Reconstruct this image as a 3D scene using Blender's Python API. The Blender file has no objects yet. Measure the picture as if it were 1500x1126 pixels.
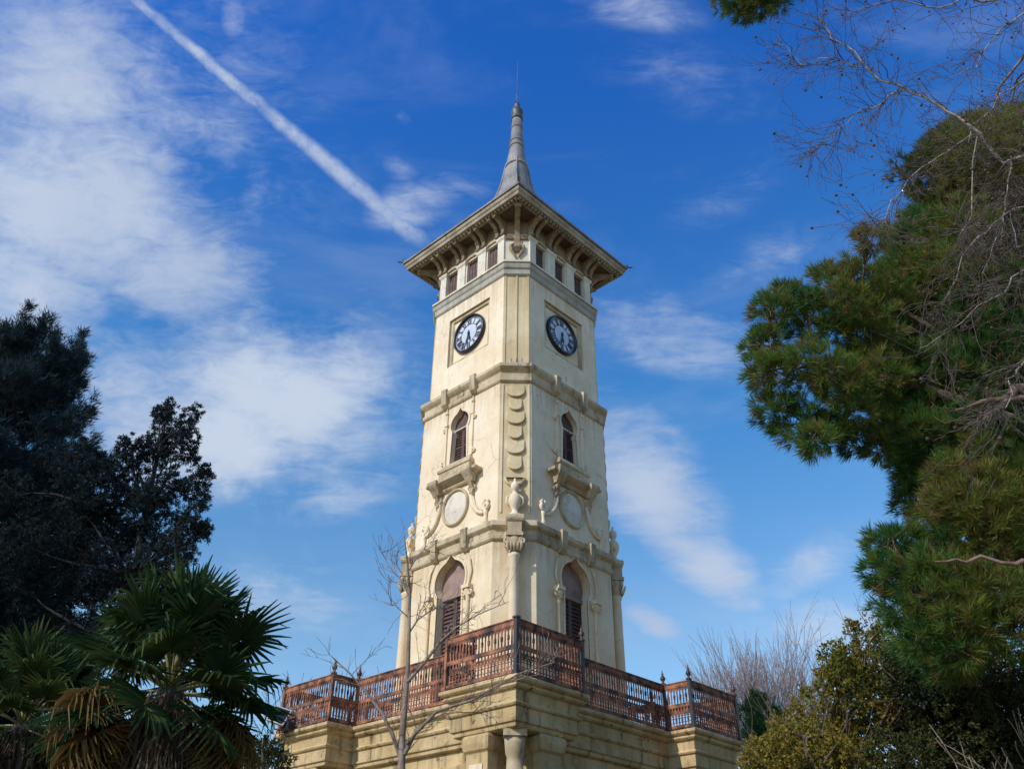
import bpy, bmesh, math, random
import numpy as np
from mathutils import Vector, Matrix
from mathutils.geometry import tessellate_polygon
R = math.radians
rnd = random.Random(7)
nrg = np.random.default_rng(11)
sc = bpy.context.scene
col = sc.collection

# ------------------------------------------------------------------ camera
F, PITCH, ROLL, YAW, D = 1269.12, .588415, -.0126466, -.0028869, 18.9315
EYE = Vector((0, -D, 1.6))
def _axes():
    r0 = Vector((math.cos(YAW), -math.sin(YAW), 0)); h = Vector((math.sin(YAW), math.cos(YAW), 0)); z = Vector((0, 0, 1))
    f = h*math.cos(PITCH) + z*math.sin(PITCH); u0 = -h*math.sin(PITCH) + z*math.cos(PITCH)
    c, s = math.cos(ROLL), math.sin(ROLL)
    return r0*c - u0*s, r0*s + u0*c, f
AR, AU, AF = _axes()
cam_d = bpy.data.cameras.new('camera'); cam = bpy.data.objects.new('camera', cam_d); col.objects.link(cam)
cam_d.sensor_width = 36; cam_d.lens = F/1500*36; cam_d.clip_start = .05; cam_d.clip_end = 5000
m = Matrix((AR, AU, -AF)).transposed().to_4x4(); m.translation = EYE
cam.matrix_world = m
sc.camera = cam
def ray(px, py):
    return (AR*(px-750) + AU*(563-py) + AF*F).normalized()
def W(px, py, Y):
    """the point seen at photo position px, py on the upright plane y = Y"""
    r = ray(px, py); return EYE + r*((Y-EYE.y)/r.y)

# ------------------------------------------------------------------ light
SUN_AZ, SUN_EL = R(221), R(36)
sdir = Vector((math.cos(SUN_AZ)*math.cos(SUN_EL), math.sin(SUN_AZ)*math.cos(SUN_EL), math.sin(SUN_EL)))
sd = bpy.data.lights.new('sun', 'SUN'); sd.energy = 3.45; sd.angle = R(.5); sd.color = (1, .945, .89)
so = bpy.data.objects.new('sun', sd); col.objects.link(so); so.rotation_euler = sdir.to_track_quat('Z', 'Y').to_euler(); so.location = (0, 0, 60)
sc.view_settings.view_transform = 'Standard'; sc.view_settings.look = 'None'; sc.view_settings.gamma = 1
sc.view_settings.exposure = 0.0
sc.view_settings.use_curve_mapping = False

# ------------------------------------------------------------------ sky
world = bpy.data.worlds.new('World'); sc.world = world; world.use_nodes = True
class NT:
    def __init__(s, nt): s.nt = nt; s.n = nt.nodes; s.l = nt.links
    def new(s, t, **k):
        n = s.n.new(t)
        for a, b in k.items(): setattr(n, a, b)
        return n
    def put(s, sock, v):
        if hasattr(v, 'is_linked') or isinstance(v, bpy.types.NodeSocket): s.l.new(v, sock)
        else: sock.default_value = v
    def math(s, op, a, b=None, c=None, clamp=False):
        n = s.new('ShaderNodeMath', operation=op, use_clamp=clamp)
        for i, v in enumerate((a, b, c)):
            if v is not None: s.put(n.inputs[i], v)
        return n.outputs[0]
    def vec(s, op, a, b=None):
        n = s.new('ShaderNodeVectorMath', operation=op)
        s.put(n.inputs[0], a)
        if b is not None: s.put(n.inputs[3 if op == 'SCALE' else 1], b)
        return n.outputs['Value'] if op in ('DOT_PRODUCT', 'LENGTH') else n.outputs[0]
    def noise(s, v, scale, detail=4, rough=.5, dist=0):
        n = s.new('ShaderNodeTexNoise'); s.put(n.inputs['Vector'], v)
        n.inputs['Scale'].default_value = scale; n.inputs['Detail'].default_value = detail
        n.inputs['Roughness'].default_value = rough; n.inputs['Distortion'].default_value = dist
        return n.outputs[0]
    def remap(s, v, a, b, c=0., d=1., smooth=True):
        n = s.new('ShaderNodeMapRange'); n.interpolation_type = 'SMOOTHSTEP' if smooth else 'LINEAR'
        s.put(n.inputs[0], v)
        for i, x in enumerate((a, b, c, d)): s.put(n.inputs[i+1], x)
        return n.outputs[0]
    def mix(s, f, a, b, mode='MIX'):
        n = s.new('ShaderNodeMix', data_type='RGBA', blend_type=mode)
        s.put(n.inputs[0], f); s.put(n.inputs[6], a if hasattr(a, 'is_linked') else (*a, 1) if len(a) == 3 else a)
        s.put(n.inputs[7], b if hasattr(b, 'is_linked') else (*b, 1) if len(b) == 3 else b)
        return n.outputs[2]
    def mapping(s, v, scale=(1, 1, 1), rot=(0, 0, 0)):
        n = s.new('ShaderNodeMapping'); s.put(n.inputs[0], v); n.inputs['Scale'].default_value = scale; n.inputs['Rotation'].default_value = rot
        return n.outputs[0]

def plane_pt(px, py):
    r = ray(px, py); return np.array((r.x/r.z, r.y/r.z))
def build_sky():
    k = NT(world.node_tree); k.n.clear()
    out = k.new('ShaderNodeOutputWorld'); bg = k.new('ShaderNodeBackground'); k.l.new(bg.outputs[0], out.inputs[0])
    bg.inputs[1].default_value = .1
    sky = k.new('ShaderNodeTexSky', sky_type='NISHITA'); sky.sun_disc = False
    sky.sun_elevation = SUN_EL; sky.sun_rotation = math.atan2(sdir.x, sdir.y)
    sky.altitude = 200; sky.air_density = 1.0; sky.dust_density = .35; sky.ozone_density = 3.0
    hs = k.new('ShaderNodeHueSaturation'); k.l.new(sky.outputs[0], hs.inputs['Color']); hs.inputs['Saturation'].default_value = SKY_SAT; hs.inputs['Value'].default_value = SKY_VAL
    tc = k.new('ShaderNodeTexCoord'); g = tc.outputs['Generated']
    sep = k.new('ShaderNodeSeparateXYZ'); k.l.new(g, sep.inputs[0])
    z = k.math('MAXIMUM', sep.outputs[2], .03)
    cx = k.math('DIVIDE', sep.outputs[0], z); cy = k.math('DIVIDE', sep.outputs[1], z)
    com = k.new('ShaderNodeCombineXYZ'); k.l.new(cx, com.inputs[0]); k.l.new(cy, com.inputs[1]); P = com.outputs[0]
    # deeper blue overhead, paler towards the horizon
    cr = k.new('ShaderNodeValToRGB'); k.l.new(sep.outputs[2], cr.inputs[0]); e_ = cr.color_ramp.elements
    for i, (ps, c_) in enumerate(SKY_RAMP):
        el = e_[i] if i < 2 else e_.new(ps); el.position = ps; el.color = (*[x/3 for x in c_], 1)
    base = k.vec('SCALE', k.mix(1.0, hs.outputs[0], cr.outputs[0], 'MULTIPLY'), 3.)
    # the cloud layer: patches lying on a high level sheet, broken up by noise
    tot = None
    for (px, py, ax, ay, rot, w) in CLOUDS:
        c = plane_pt(px, py); e = 4.
        J = np.array([(plane_pt(px+e, py)-plane_pt(px-e, py))/(2*e), (plane_pt(px, py+e)-plane_pt(px, py-e))/(2*e)]).T
        a = R(rot); M = J @ np.array([[math.cos(a)*ax, -math.sin(a)*ay], [math.sin(a)*ax, math.cos(a)*ay]])
        Mi = np.linalg.inv(M)
        d = k.vec('SUBTRACT', P, (c[0], c[1], 0))
        q = k.new('ShaderNodeCombineXYZ')
        k.l.new(k.vec('DOT_PRODUCT', d, (Mi[0, 0], Mi[0, 1], 0)), q.inputs[0]); k.l.new(k.vec('DOT_PRODUCT', d, (Mi[1, 0], Mi[1, 1], 0)), q.inputs[1])
        v = k.remap(k.vec('LENGTH', q.outputs[0]), 0., 1.25, w, 0.)
        tot = v if tot is None else k.math('MAXIMUM', tot, v)
    # noise sampled on the direction sphere (no stretching far away) and a drawn-out wisp noise
    nz = k.math('ADD', k.math('MULTIPLY', k.noise(g, 5.5, 9, .6, .35), .62), k.math('MULTIPLY', k.noise(k.mapping(g, (5, 11, 14), (.2, .3, .75)), 1.6, 8, .62, .6), .38))
    fib = k.noise(k.mapping(g, (7, 30, 34), (.25, .35, .8)), 1.8, 7, .62, .9)
    nz2 = k.noise(g, 2.2, 3, .5, .2)
    dens = k.math('ADD', tot, k.math('MULTIPLY', k.math('SUBTRACT', nz, .5), 2.5))
    dens = k.math('ADD', dens, k.math('MULTIPLY', k.math('SUBTRACT', fib, .5), .75))
    dens = k.math('ADD', dens, k.math('MULTIPLY', k.math('SUBTRACT', nz2, .5), .7))
    a1 = k.remap(dens, .0, 1.15, 0., .93)
    a1 = k.math('MULTIPLY', a1, k.remap(tot, .0, .35, 0., 1.))
    veil = k.math('MULTIPLY', k.remap(k.noise(k.mapping(g, (3, 6, 9), (.2, .3, .75)), 1.3, 6, .6, .4), .45, .8), .16)
    a1 = k.math('MAXIMUM', a1, veil)
    # the vapour trail: a straight line on the same sheet, fraying towards its end
    s, e = plane_pt(150, -40), plane_pt(632, 366); L = np.linalg.norm(e-s); t = (e-s)/L; nn = np.array((-t[1], t[0]))
    d = k.vec('SUBTRACT', P, (s[0], s[1], 0))
    la = k.vec('DOT_PRODUCT', d, (*t/L, 0)); lb = k.math('ABSOLUTE', k.math('ADD', k.vec('DOT_PRODUCT', d, (*nn, 0)), k.math('MULTIPLY', k.math('SUBTRACT', k.noise(g, 45, 5, .6), .5), .013)))
    wd = k.remap(la, 0., 1., .0085, .026, False)
    tr = k.remap(k.math('DIVIDE', lb, wd), .15, 1.15, 1., 0.)
    tr = k.math('MULTIPLY', tr, k.remap(la, .9, 1.01, 1., 0.))
    tr = k.math('MULTIPLY', tr, k.remap(k.math('ADD', k.noise(g, 60, 6, .65), k.math('MULTIPLY', k.noise(g, 9, 2), .35)), .32, .8, .3, .95))
    tr = k.math('MULTIPLY', k.math('MULTIPLY', tr, k.remap(la, .2, 1., .95, .6, False)), k.remap(k.noise(g, 14, 5, .65), .36, .56, .55, 1.))
    al = k.math('MAXIMUM', a1, tr)
    cc = k.mix(k.remap(nz2, .35, .65), CLOUD_A, CLOUD_B)
    k.l.new(k.mix(al, base, cc), bg.inputs[0])
SKY_SAT, SKY_VAL = 1.1, 1.0
SKY_RAMP = [(0., (1.7, 1.75, 1.65)), (1., (.32, 1.1, 2.2)), (.30, (1.75, 1.85, 1.73)), (.53, (.85, 1.75, 2.1)), (.8, (.36, 1.28, 2.4))]
CLOUD_A, CLOUD_B = (4.0, 5.0, 7.0), (6.0, 6.8, 8.1)
#  photo x, y, half axes, tilt, weight
CLOUDS = [(160, 240, 420, 330, 25, .5), (420, 620, 330, 220, 10, .46), (80, 110, 210, 150, 30, 1.0), (120, 300, 260, 190, 20, 1.15), (260, 400, 170, 110, 10, 1.05), (20, 420, 220, 170, 0, .8),
          (400, 580, 250, 130, 20, 1.05), (300, 640, 230, 130, 0, .95), (500, 560, 110, 90, 20, .72), (180, 540, 200, 100, 0, .6), (500, 720, 150, 60, -20, .45),
          (370, 275, 40, 90, 20, .5), (610, 300, 100, 45, -15, .5), (585, 240, 50, 30, 40, .36), (590, 175, 26, 22, 0, .4), (680, 270, 70, 30, 10, .3),
          (980, 495, 190, 75, 12, .52), (1110, 390, 150, 60, -20, .30), (1060, 285, 150, 60, -30, .20), (1000, 110, 190, 80, 15, .20), (930, 10, 140, 50, 10, .38),
          (950, 720, 180, 95, 45, 1.02), (1030, 825, 140, 55, 32, 1.0), (960, 915, 58, 27, 28, 1.0), (900, 640, 80, 60, 30, .6),
          (1190, 830, 170, 50, -28, .4), (1230, 930, 150, 70, 0, .55), (400, 880, 200, 90, 0, .4), (340, 30, 30, 50, 0, .45), (1080, 880, 60, 30, 10, .6)]
build_sky()

# ------------------------------------------------------------------ helpers
def tag(o, label=None, cat=None, group=None, kind=None):
    for k_, v in (('label', label), ('category', cat), ('group', group), ('kind', kind)):
        if v: o[k_] = v
    return o
def empty(name, loc=(0, 0, 0), rz=0, **t):
    o = bpy.data.objects.new(name, None); col.objects.link(o); o.location = loc; o.rotation_euler.z = rz; o.empty_display_size = .3
    return tag(o, **t)
class MB:
    """collects faces and links them as one mesh; th turns face coordinates (u along, n outward, z) of a tower side"""
    def __init__(s, th=None): s.v = []; s.f = []; s.th = th; s.sm = []
    def P(s, p):
        if s.th is None: return tuple(p)
        u, n, z = p; c, q = math.cos(s.th), math.sin(s.th)
        return (u*c + n*q, u*q - n*c, z)
    def add(s, pts, faces, smooth=False):
        b = len(s.v); s.v += [s.P(p) for p in pts]
        for f in faces: s.f.append([b+i for i in f]); s.sm.append(smooth)
    def poly(s, pts): s.add(pts, [range(len(pts))])
    def box(s, x0, x1, y0, y1, z0, z1):
        p = [(x, y, z) for z in (z0, z1) for y in (y0, y1) for x in (x0, x1)]
        s.add(p, [(0, 2, 3, 1), (4, 5, 7, 6), (0, 1, 5, 4), (2, 6, 7, 3), (0, 4, 6, 2), (1, 3, 7, 5)])
    def bar(s, a, b, w, h=None, up=(0, 0, 1)):
        a, b = Vector(a), Vector(b); d = (b-a).normalized(); h = h or w
        x = d.cross(Vector(up));  x = x.normalized() if x.length > 1e-4 else d.orthogonal().normalized()
        y = x.cross(d)
        p = [q + x*i*w/2 + y*j*h/2 for q in (a, b) for i, j in ((-1, -1), (1, -1), (1, 1), (-1, 1))]
        s.add(p, [(0, 1, 2, 3), (7, 6, 5, 4), (0, 4, 5, 1), (1, 5, 6, 2), (2, 6, 7, 3), (3, 7, 4, 0)])
    def loft(s, rings, cap0=True, cap1=True, smooth=False):
        n = len(rings[0]); pts = [p for r in rings for p in r]; f = []
        for i in range(len(rings)-1):
            for j in range(n): f.append((i*n+j, i*n+(j+1) % n, (i+1)*n+(j+1) % n, (i+1)*n+j))
        s.add(pts, f, smooth)
        if cap0: s.poly(rings[0])
        if cap1: s.poly(rings[-1])
    def tube(s, path, rad, n=6, smooth=True, caps=True):
        path = [Vector(p) for p in path]; rings = []
        if not isinstance(rad, (list, tuple)): rad = [rad]*len(path)
        ref = None
        for i, p in enumerate(path):
            d = (path[min(i+1, len(path)-1)] - path[max(i-1, 0)])
            d = d.normalized() if d.length > 1e-9 else Vector((0, 0, 1))
            x = (ref - d*ref.dot(d)) if ref is not None else d.orthogonal()
            x = x.normalized() if x.length > 1e-6 else d.orthogonal().normalized()
            ref = x; y = d.cross(x)
            rings.append([p + (x*math.cos(t) + y*math.sin(t))*rad[i] for t in (2*math.pi*j/n for j in range(n))])
        s.loft(rings, caps, caps, smooth)
    def lathe(s, prof, c=(0, 0), n=16, smooth=True):
        s.loft([[(c[0]+r*math.cos(2*math.pi*j/n), c[1]+r*math.sin(2*math.pi*j/n), z) for j in range(n)] for r, z in prof], True, True, smooth)
    def prism(s, prof, u0, u1):
        """profile in (n, z), swept from u0 to u1"""
        s.loft([[(u, n, z) for n, z in prof] for u in (u0, u1)])
    def disc(s, cu, cz, r, n0, n1, seg=32):
        ring = lambda n: [(cu+r*math.cos(2*math.pi*j/seg), n, cz+r*math.sin(2*math.pi*j/seg)) for j in range(seg)]
        s.loft([ring(n0), ring(n1)])
    def holed(s, outer, holes, n, depth):
        """flat wall with openings and their reveals; outer/holes are (u, z) loops"""
        loops = [[Vector((u, z, 0)) for u, z in lp] for lp in [outer]+holes]
        flat = [(v.x, n, v.y) for lp in loops for v in lp]
        s.add(flat, [tuple(t) for t in tessellate_polygon(loops)])
        for h in holes:
            m_ = len(h); s.add([(u, n, z) for u, z in h]+[(u, n-depth, z) for u, z in h], [(j, (j+1) % m_, m_+(j+1) % m_, m_+j) for j in range(m_)])
    def build(s, name, mat, parent=None, bevel=0, weld=True):
        me = bpy.data.meshes.new(name); me.from_pydata(s.v, [], s.f)
        me.polygons.foreach_set('use_smooth', s.sm)
        if weld:
            bm = bmesh.new(); bm.from_mesh(me); bmesh.ops.remove_doubles(bm, verts=bm.verts, dist=1e-5)
            bmesh.ops.recalc_face_normals(bm, faces=bm.faces); bm.to_mesh(me); bm.free()
        me.materials.append(mat)
        o = bpy.data.objects.new(name, me); col.objects.link(o); o.parent = parent
        if bevel:
            b = o.modifiers.new('bevel', 'BEVEL'); b.width = bevel; b.segments = 2; b.limit_method = 'ANGLE'; b.angle_limit = R(35)
        return o
def around(o, n=4):
    """the same part on the other sides of the tower, with its own sub-parts"""
    for i in range(1, n):
        c = o.copy(); col.objects.link(c); c.parent = o.parent; c.rotation_euler.z = i*2*math.pi/n
        for ch in o.children:
            d = ch.copy(); col.objects.link(d); d.parent = c

# ------------------------------------------------------------------ materials
def new_mat(name):
    mt = bpy.data.materials.new(name); mt.use_nodes = True; k = NT(mt.node_tree)
    return mt, k, k.n['Principled BSDF']
def stone(name, base, light, dirt, dirt_amt=.5, rough=.85, bump=.25, scale=1., streaks=()):
    mt, k, b = new_mat(name); tc = k.new('ShaderNodeTexCoord'); v = tc.outputs['Object']
    c = k.mix(k.remap(k.noise(v, 1.1*scale, 6, .6), .35, .68), base, light)
    c = k.mix(k.math('MULTIPLY', k.remap(k.noise(v, 9*scale, 6, .65, .3), .52, .75), .35), c, tuple(x*.72 for x in base))
    st = k.remap(k.noise(k.mapping(v, (5, 5, .45)), 1.3, 7, .62, .2), .5, .78)
    c = k.mix(k.math('MULTIPLY', st, dirt_amt), c, dirt)
    gr = k.remap(k.noise(v, 3.3*scale, 8, .7, .5), .56, .72)
    c = k.mix(k.math('MULTIPLY', gr, dirt_amt), c, tuple(x*.8 for x in dirt))
    if streaks:
        sp = k.new('ShaderNodeSeparateXYZ'); k.l.new(v, sp.inputs[0]); run = None
        for z0, ln_ in streaks:
            t = k.math('MULTIPLY', k.remap(sp.outputs[2], z0-ln_, z0, 0., 1., False), k.math('LESS_THAN', sp.outputs[2], z0+.02))
            run = t if run is None else k.math('MAXIMUM', run, t)
        dr = k.remap(k.math('ADD', k.noise(k.mapping(v, (9, 9, .35)), 1.7, 6, .65, .1), k.math('MULTIPLY', run, .22)), .56, .82)
        c = k.mix(k.math('MULTIPLY', k.math('MULTIPLY', dr, run), .40), c, tuple(x*.62 for x in dirt))
        vo = k.new('ShaderNodeTexVoronoi', feature='DISTANCE_TO_EDGE'); k.l.new(k.vec('ADD', k.mapping(v, (1, 1, .8)), k.vec('SCALE', k.noise(v, 3, 5), .35)), vo.inputs['Vector']); vo.inputs['Scale'].default_value = 1.1
        cr_ = k.math('MULTIPLY', k.remap(vo.outputs['Distance'], .0, .012, 1., 0.), k.remap(k.noise(v, .9, 3), .5, .62))
        c = k.mix(k.math('MULTIPLY', cr_, .55), c, tuple(x*.5 for x in dirt))
        pa = k.remap(k.noise(k.vec('ADD', v, (7., 3., 1.)), 1.6, 5, .7, .8), .60, .64)
        c = k.mix(k.math('MULTIPLY', pa, .16), c, tuple(x*.8 for x in base))
    k.l.new(c, b.inputs['Base Color']); b.inputs['Roughness'].default_value = rough; b.inputs['Specular IOR Level'].default_value = .25
    bp = k.new('ShaderNodeBump'); bp.inputs['Strength'].default_value = bump; bp.inputs['Distance'].default_value = .02
    h = k.math('ADD', k.noise(v, 22*scale, 8, .7), k.math('MULTIPLY', k.noise(v, 4, 3), .6))
    k.l.new(h, bp.inputs['Height']); k.l.new(bp.outputs[0], b.inputs['Normal'])
    return mt
PLASTER = stone('plaster', (.76, .60, .40), (.84, .71, .52), (.44, .32, .18), .34, bump=.22, streaks=((12.85, 1.1), (16.15, 1.3)))
PLASTER_LOW = stone('plaster_low', (.74, .57, .35), (.82, .68, .47), (.44, .31, .15), .45, streaks=((8.9, 1.6),))
CORNER = stone('corner_stone', (.60, .46, .26), (.72, .58, .36), (.33, .25, .13), .5, streaks=((12.8, 1.2), (16.1, 1.4)))
TRIM = stone('trim_stone', (.42, .32, .19), (.62, .50, .33), (.12, .085, .05), .95, scale=1.6)
GREY = stone('grey_stone', (.34, .31, .25), (.47, .43, .35), (.15, .13, .10), .75, scale=1.8)
WHITE = stone('pale_stone', (.62, .55, .43), (.76, .70, .58), (.27, .21, .15), .6)
BASE = stone('base_stone', (.46, .32, .15), (.66, .49, .26), (.055, .036, .018), 1., scale=1.4, bump=.5)
SOFFIT = stone('soffit', (.12, .085, .055), (.20, .145, .095), (.05, .035, .022), .7, scale=1.5)  # dark brown puts the shade under the eaves into the stone colour
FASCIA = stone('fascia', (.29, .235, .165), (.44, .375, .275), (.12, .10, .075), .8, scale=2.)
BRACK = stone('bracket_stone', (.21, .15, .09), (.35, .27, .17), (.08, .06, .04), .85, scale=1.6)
LEAD = stone('lead', (.20, .185, .18), (.33, .31, .29), (.10, .085, .075), .9, rough=.6, scale=1.6)
def simple(name, c1, c2, rough=.6, metal=0, scale=8, bump=.15):
    mt, k, b = new_mat(name); tc = k.new('ShaderNodeTexCoord'); v = tc.outputs['Object']
    k.l.new(k.mix(k.remap(k.noise(v, scale, 6, .65, .3), .35, .65), c1, c2), b.inputs['Base Color'])
    b.inputs['Roughness'].default_value = rough; b.inputs['Metallic'].default_value = metal
    bp = k.new('ShaderNodeBump'); bp.inputs['Strength'].default_value = bump; bp.inputs['Distance'].default_value = .01
    k.l.new(k.noise(v, scale*4, 5), bp.inputs['Height']); k.l.new(bp.outputs[0], b.inputs['Normal'])
    return mt
IRON = simple('rusty_iron', (.42, .165, .085), (.05, .028, .024), .85, 0, 4.5, .4)
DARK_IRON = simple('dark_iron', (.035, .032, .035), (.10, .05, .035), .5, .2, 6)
SHUTTER = simple('shutter_wood', (.075, .040, .033), (.13, .072, .058), .65, 0, 7)
TYMP = simple('pink_panel', (.24, .145, .115), (.33, .22, .18), .8, 0, 4)
DIAL = simple('dial', (.60, .62, .68), (.52, .54, .61), .35, 0, 4, .02)
BLACK = simple('black_paint', (.012, .013, .018), (.022, .022, .028), .35, 0, 6, .05)
GLASSD = simple('dark_glass', (.012, .013, .015), (.02, .02, .022), .12, 0, 2, .0)
def bark(name, c1, c2, scale=6):
    mt, k, b = new_mat(name); tc = k.new('ShaderNodeTexCoord'); v = k.mapping(tc.outputs['Object'], (1, 1, .35))
    nz = k.noise(v, scale, 7, .7, .4)
    k.l.new(k.mix(k.remap(nz, .38, .64), c1, c2), b.inputs['Base Color']); b.inputs['Roughness'].default_value = .9
    bp = k.new('ShaderNodeBump'); bp.inputs['Strength'].default_value = .6; bp.inputs['Distance'].default_value = .03
    k.l.new(nz, bp.inputs['Height']); k.l.new(bp.outputs[0], b.inputs['Normal'])
    return mt
def leafmat(name, ramp, trans=.25, rough=.55):
    """leaf colours differ from tuft to tuft through the mesh attribute 'tint'"""
    mt, k, b = new_mat(name)
    at = k.new('ShaderNodeAttribute'); at.attribute_name = 'tint'
    cr = k.new('ShaderNodeValToRGB'); k.l.new(at.outputs['Fac'], cr.inputs[0])
    e = cr.color_ramp.elements
    while len(e) < len(ramp): e.new(.5)
    for i, c in enumerate(ramp): e[i].position = i/(len(ramp)-1); e[i].color = (*c, 1)
    k.l.new(cr.outputs[0], b.inputs['Base Color']); b.inputs['Roughness'].default_value = rough; b.inputs['Specular IOR Level'].default_value = .12
    tr = k.new('ShaderNodeBsdfTranslucent'); k.l.new(cr.outputs[0], tr.inputs[0])
    mx = k.new('ShaderNodeMixShader'); mx.inputs[0].default_value = trans
    k.l.new(b.outputs[0], mx.inputs[1]); k.l.new(tr.outputs[0], mx.inputs[2])
    k.l.new(mx.outputs[0], k.n['Material Output'].inputs[0])
    return mt
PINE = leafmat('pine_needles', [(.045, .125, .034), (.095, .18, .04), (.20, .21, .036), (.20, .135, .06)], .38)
SPRUCE = leafmat('dark_needles', [(.010, .018, .024), (.020, .037, .043), (.048, .076, .076)], .12, .8)
JUNIPER = leafmat('juniper_leaves', [(.010, .016, .020), (.018, .029, .031), (.038, .052, .046)], .1, .8)
PALML = leafmat('palm_leaf', [(.016, .040, .014), (.034, .070, .020), (.10, .115, .03)], .3, .5)
PALMD = leafmat('dry_palm_leaf', [(.12, .066, .025), (.21, .12, .04), (.17, .15, .05)], .25, .7)
STALK = simple('palm_stalk', (.16, .15, .045), (.24, .21, .08), .6, 0, 5)
FIBRE = leafmat('palm_fibre', [(.045, .032, .022), (.10, .072, .048), (.17, .13, .09)], .1, .9)
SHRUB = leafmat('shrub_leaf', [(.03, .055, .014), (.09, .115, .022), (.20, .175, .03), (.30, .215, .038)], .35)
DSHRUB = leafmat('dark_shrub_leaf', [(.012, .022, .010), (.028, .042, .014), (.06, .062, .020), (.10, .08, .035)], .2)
BARK = bark('bark', (.05, .038, .03), (.13, .095, .07))
SBARK = bark('sapling_bark', (.17, .12, .085), (.33, .26, .20), 12)
DBARK = bark('dark_bark', (.014, .012, .012), (.035, .028, .025))
PBARK = bark('pine_bark', (.11, .065, .045), (.26, .17, .13))
GBARK = bark('grey_bark', (.20, .17, .14), (.42, .37, .31), 9)
TWIG = bark('twig_bark', (.075, .052, .045), (.16, .12, .10), 9)
LILAC = bark('pale_twig_bark', (.20, .155, .15), (.34, .28, .27), 9)
def groundmat():
    mt, k, b = new_mat('sandy_gravel'); tc = k.new('ShaderNodeTexCoord'); v = tc.outputs['Object']
    c = k.mix(k.remap(k.noise(v, .35, 6, .6), .4, .6), (.36, .235, .11), (.42, .29, .145))
    c = k.mix(k.remap(k.noise(v, 25, 4), .4, .7), c, (.30, .20, .10))
    k.l.new(c, b.inputs['Base Color']); b.inputs['Roughness'].default_value = .95
    return mt

# ------------------------------------------------------------------ setting
g = MB(); n_ = 40; S = 900
g.loft([[(S*math.cos(2*math.pi*j/n_), S*math.sin(2*math.pi*j/n_), 0) for j in range(n_)], [(60*math.cos(2*math.pi*j/n_), 60*math.sin(2*math.pi*j/n_), 0) for j in range(n_)]], False, True)
tag(g.build('ground', groundmat()), kind='structure')
pv = MB(); pv.loft([[(15*math.cos(2*math.pi*(j+.5)/40), 15*math.sin(2*math.pi*(j+.5)/40), z) for j in range(40)] for z in (0, .08)], False, True)
tag(pv.build('added_dark_bed', simple('added_bed_soil', (.035, .038, .015), (.07, .06, .03), .95, 0, 3, .4)), kind='structure')  # unseen bed, added dark to cut ground bounce on the tower base
pt = MB(); pt.box(-2.0, 2.0, -30, -15.1, -.01, .004)
tag(pt.build('path', stone('path_stone', (.33, .31, .27), (.42, .39, .34), (.2, .18, .15), .5)), kind='structure')

# ------------------------------------------------------------------ clock tower
TA = -math.pi/2 + math.pi/4 + .017918
tower = empty('clock_tower', (0, 0, 0), TA, label='tall cream plaster clock tower with pointed lead spire and rust-brown terrace railing', cat='clock tower')
def octo(A, c, z): # chamfered square ring in tower coordinates
    return [(A-c, -A, z), (A, -(A-c), z), (A, A-c, z), (A-c, A, z), (-(A-c), A, z), (-A, A-c, z), (-A, -(A-c), z), (-(A-c), -A, z)]
def profile(name, prof, mat, bevel=.006):
    b = MB(); b.loft([octo(A, c, z) for A, c, z in prof]); return b.build(name, mat, tower, bevel)
def shaft(name, A, c, z0, z1, holes, depth, mat, cmat):
    b = MB()
    for i in range(4):
        b.th = i*math.pi/2
        b.holed([(-(A-c), z0), (A-c, z0), (A-c, z1), (-(A-c), z1)], holes, A, depth)
    b.th = None; b.poly(octo(A-.03, c, z1-.001))
    o = b.build(name, mat, tower)
    q = MB(0); q.poly([(A-c, A, z0), (A, A-c, z0), (A, A-c, z1), (A-c, A, z1)])
    around(q.build('corner_facing', cmat, tower))
    return o
def ogee(hw, z0, zs, zp, bulge=0.):
    """pointed, slightly horseshoe opening as a (u, z) loop"""
    r = hw + bulge; pts = [(-hw, z0), (hw, z0), (hw, zs-r*.62)] if bulge else [(-hw, z0), (hw, z0)]
    zc = zs
    right = []
    for a in np.linspace(-38 if bulge else 0, 62, 9): right.append((r*math.cos(R(a)), zc + r*math.sin(R(a))*(1 if a < 0 else .92)))
    u1, z1 = right[-1]
    for t in (.35, .65, .85): right.append((u1*(1-t)**1.15, z1 + (zp-z1)*(t**1.7)))
    pts = [(-hw, z0), (hw, z0)] + right + [(0, zp)] + [(-u, z) for u, z in reversed(right)]
    return pts
def scale_loop(lp, off, z0):
    """offset an opening outline outwards"""
    n = len(lp); out = []
    for i in range(n):
        a, b, c = Vector(lp[i-1]), Vector(lp[i]), Vector(lp[(i+1) % n])
        d = ((c-b).normalized() + (b-a).normalized()); d = d.normalized() if d.length > 1e-6 else (c-b).normalized()
        out.append((b.x + d.y*off, max(z0, b.y - d.x*off)))
    return out
DZ = 5.456
A1, C1, A2, C2, A3, C3, A4, C4 = 1.88, .64, 1.825, .51, 1.733, .46, 1.67, .45
ZC1, ZC2, ZC3 = 9.30, 13.307, 16.50
w1 = ogee(.40, DZ+.06, 8.33, 8.93, .075)
w2 = ogee(.285, 11.22, 12.30, 12.66, .0)
w2 = ogee(.285, 11.22, 12.26, 12.68, .02)
rect = lambda u, hw, z0, z1: [(u-hw, z0), (u+hw, z0), (u+hw, z1), (u-hw, z1)]
AW = (-.79, 0, .79)
shaft('lower_wall', A1, C1, DZ-.02, 9.0, [w1], .30, PLASTER_LOW, PLASTER_LOW)
shaft('middle_wall', A2, C2, 9.2, 12.95, [w2], .22, PLASTER, CORNER)
shaft('clock_wall', A3, C3, 13.2, 16.25, [rect(.03, .75, 14.2, 15.72)], .10, PLASTER, CORNER)
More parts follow.
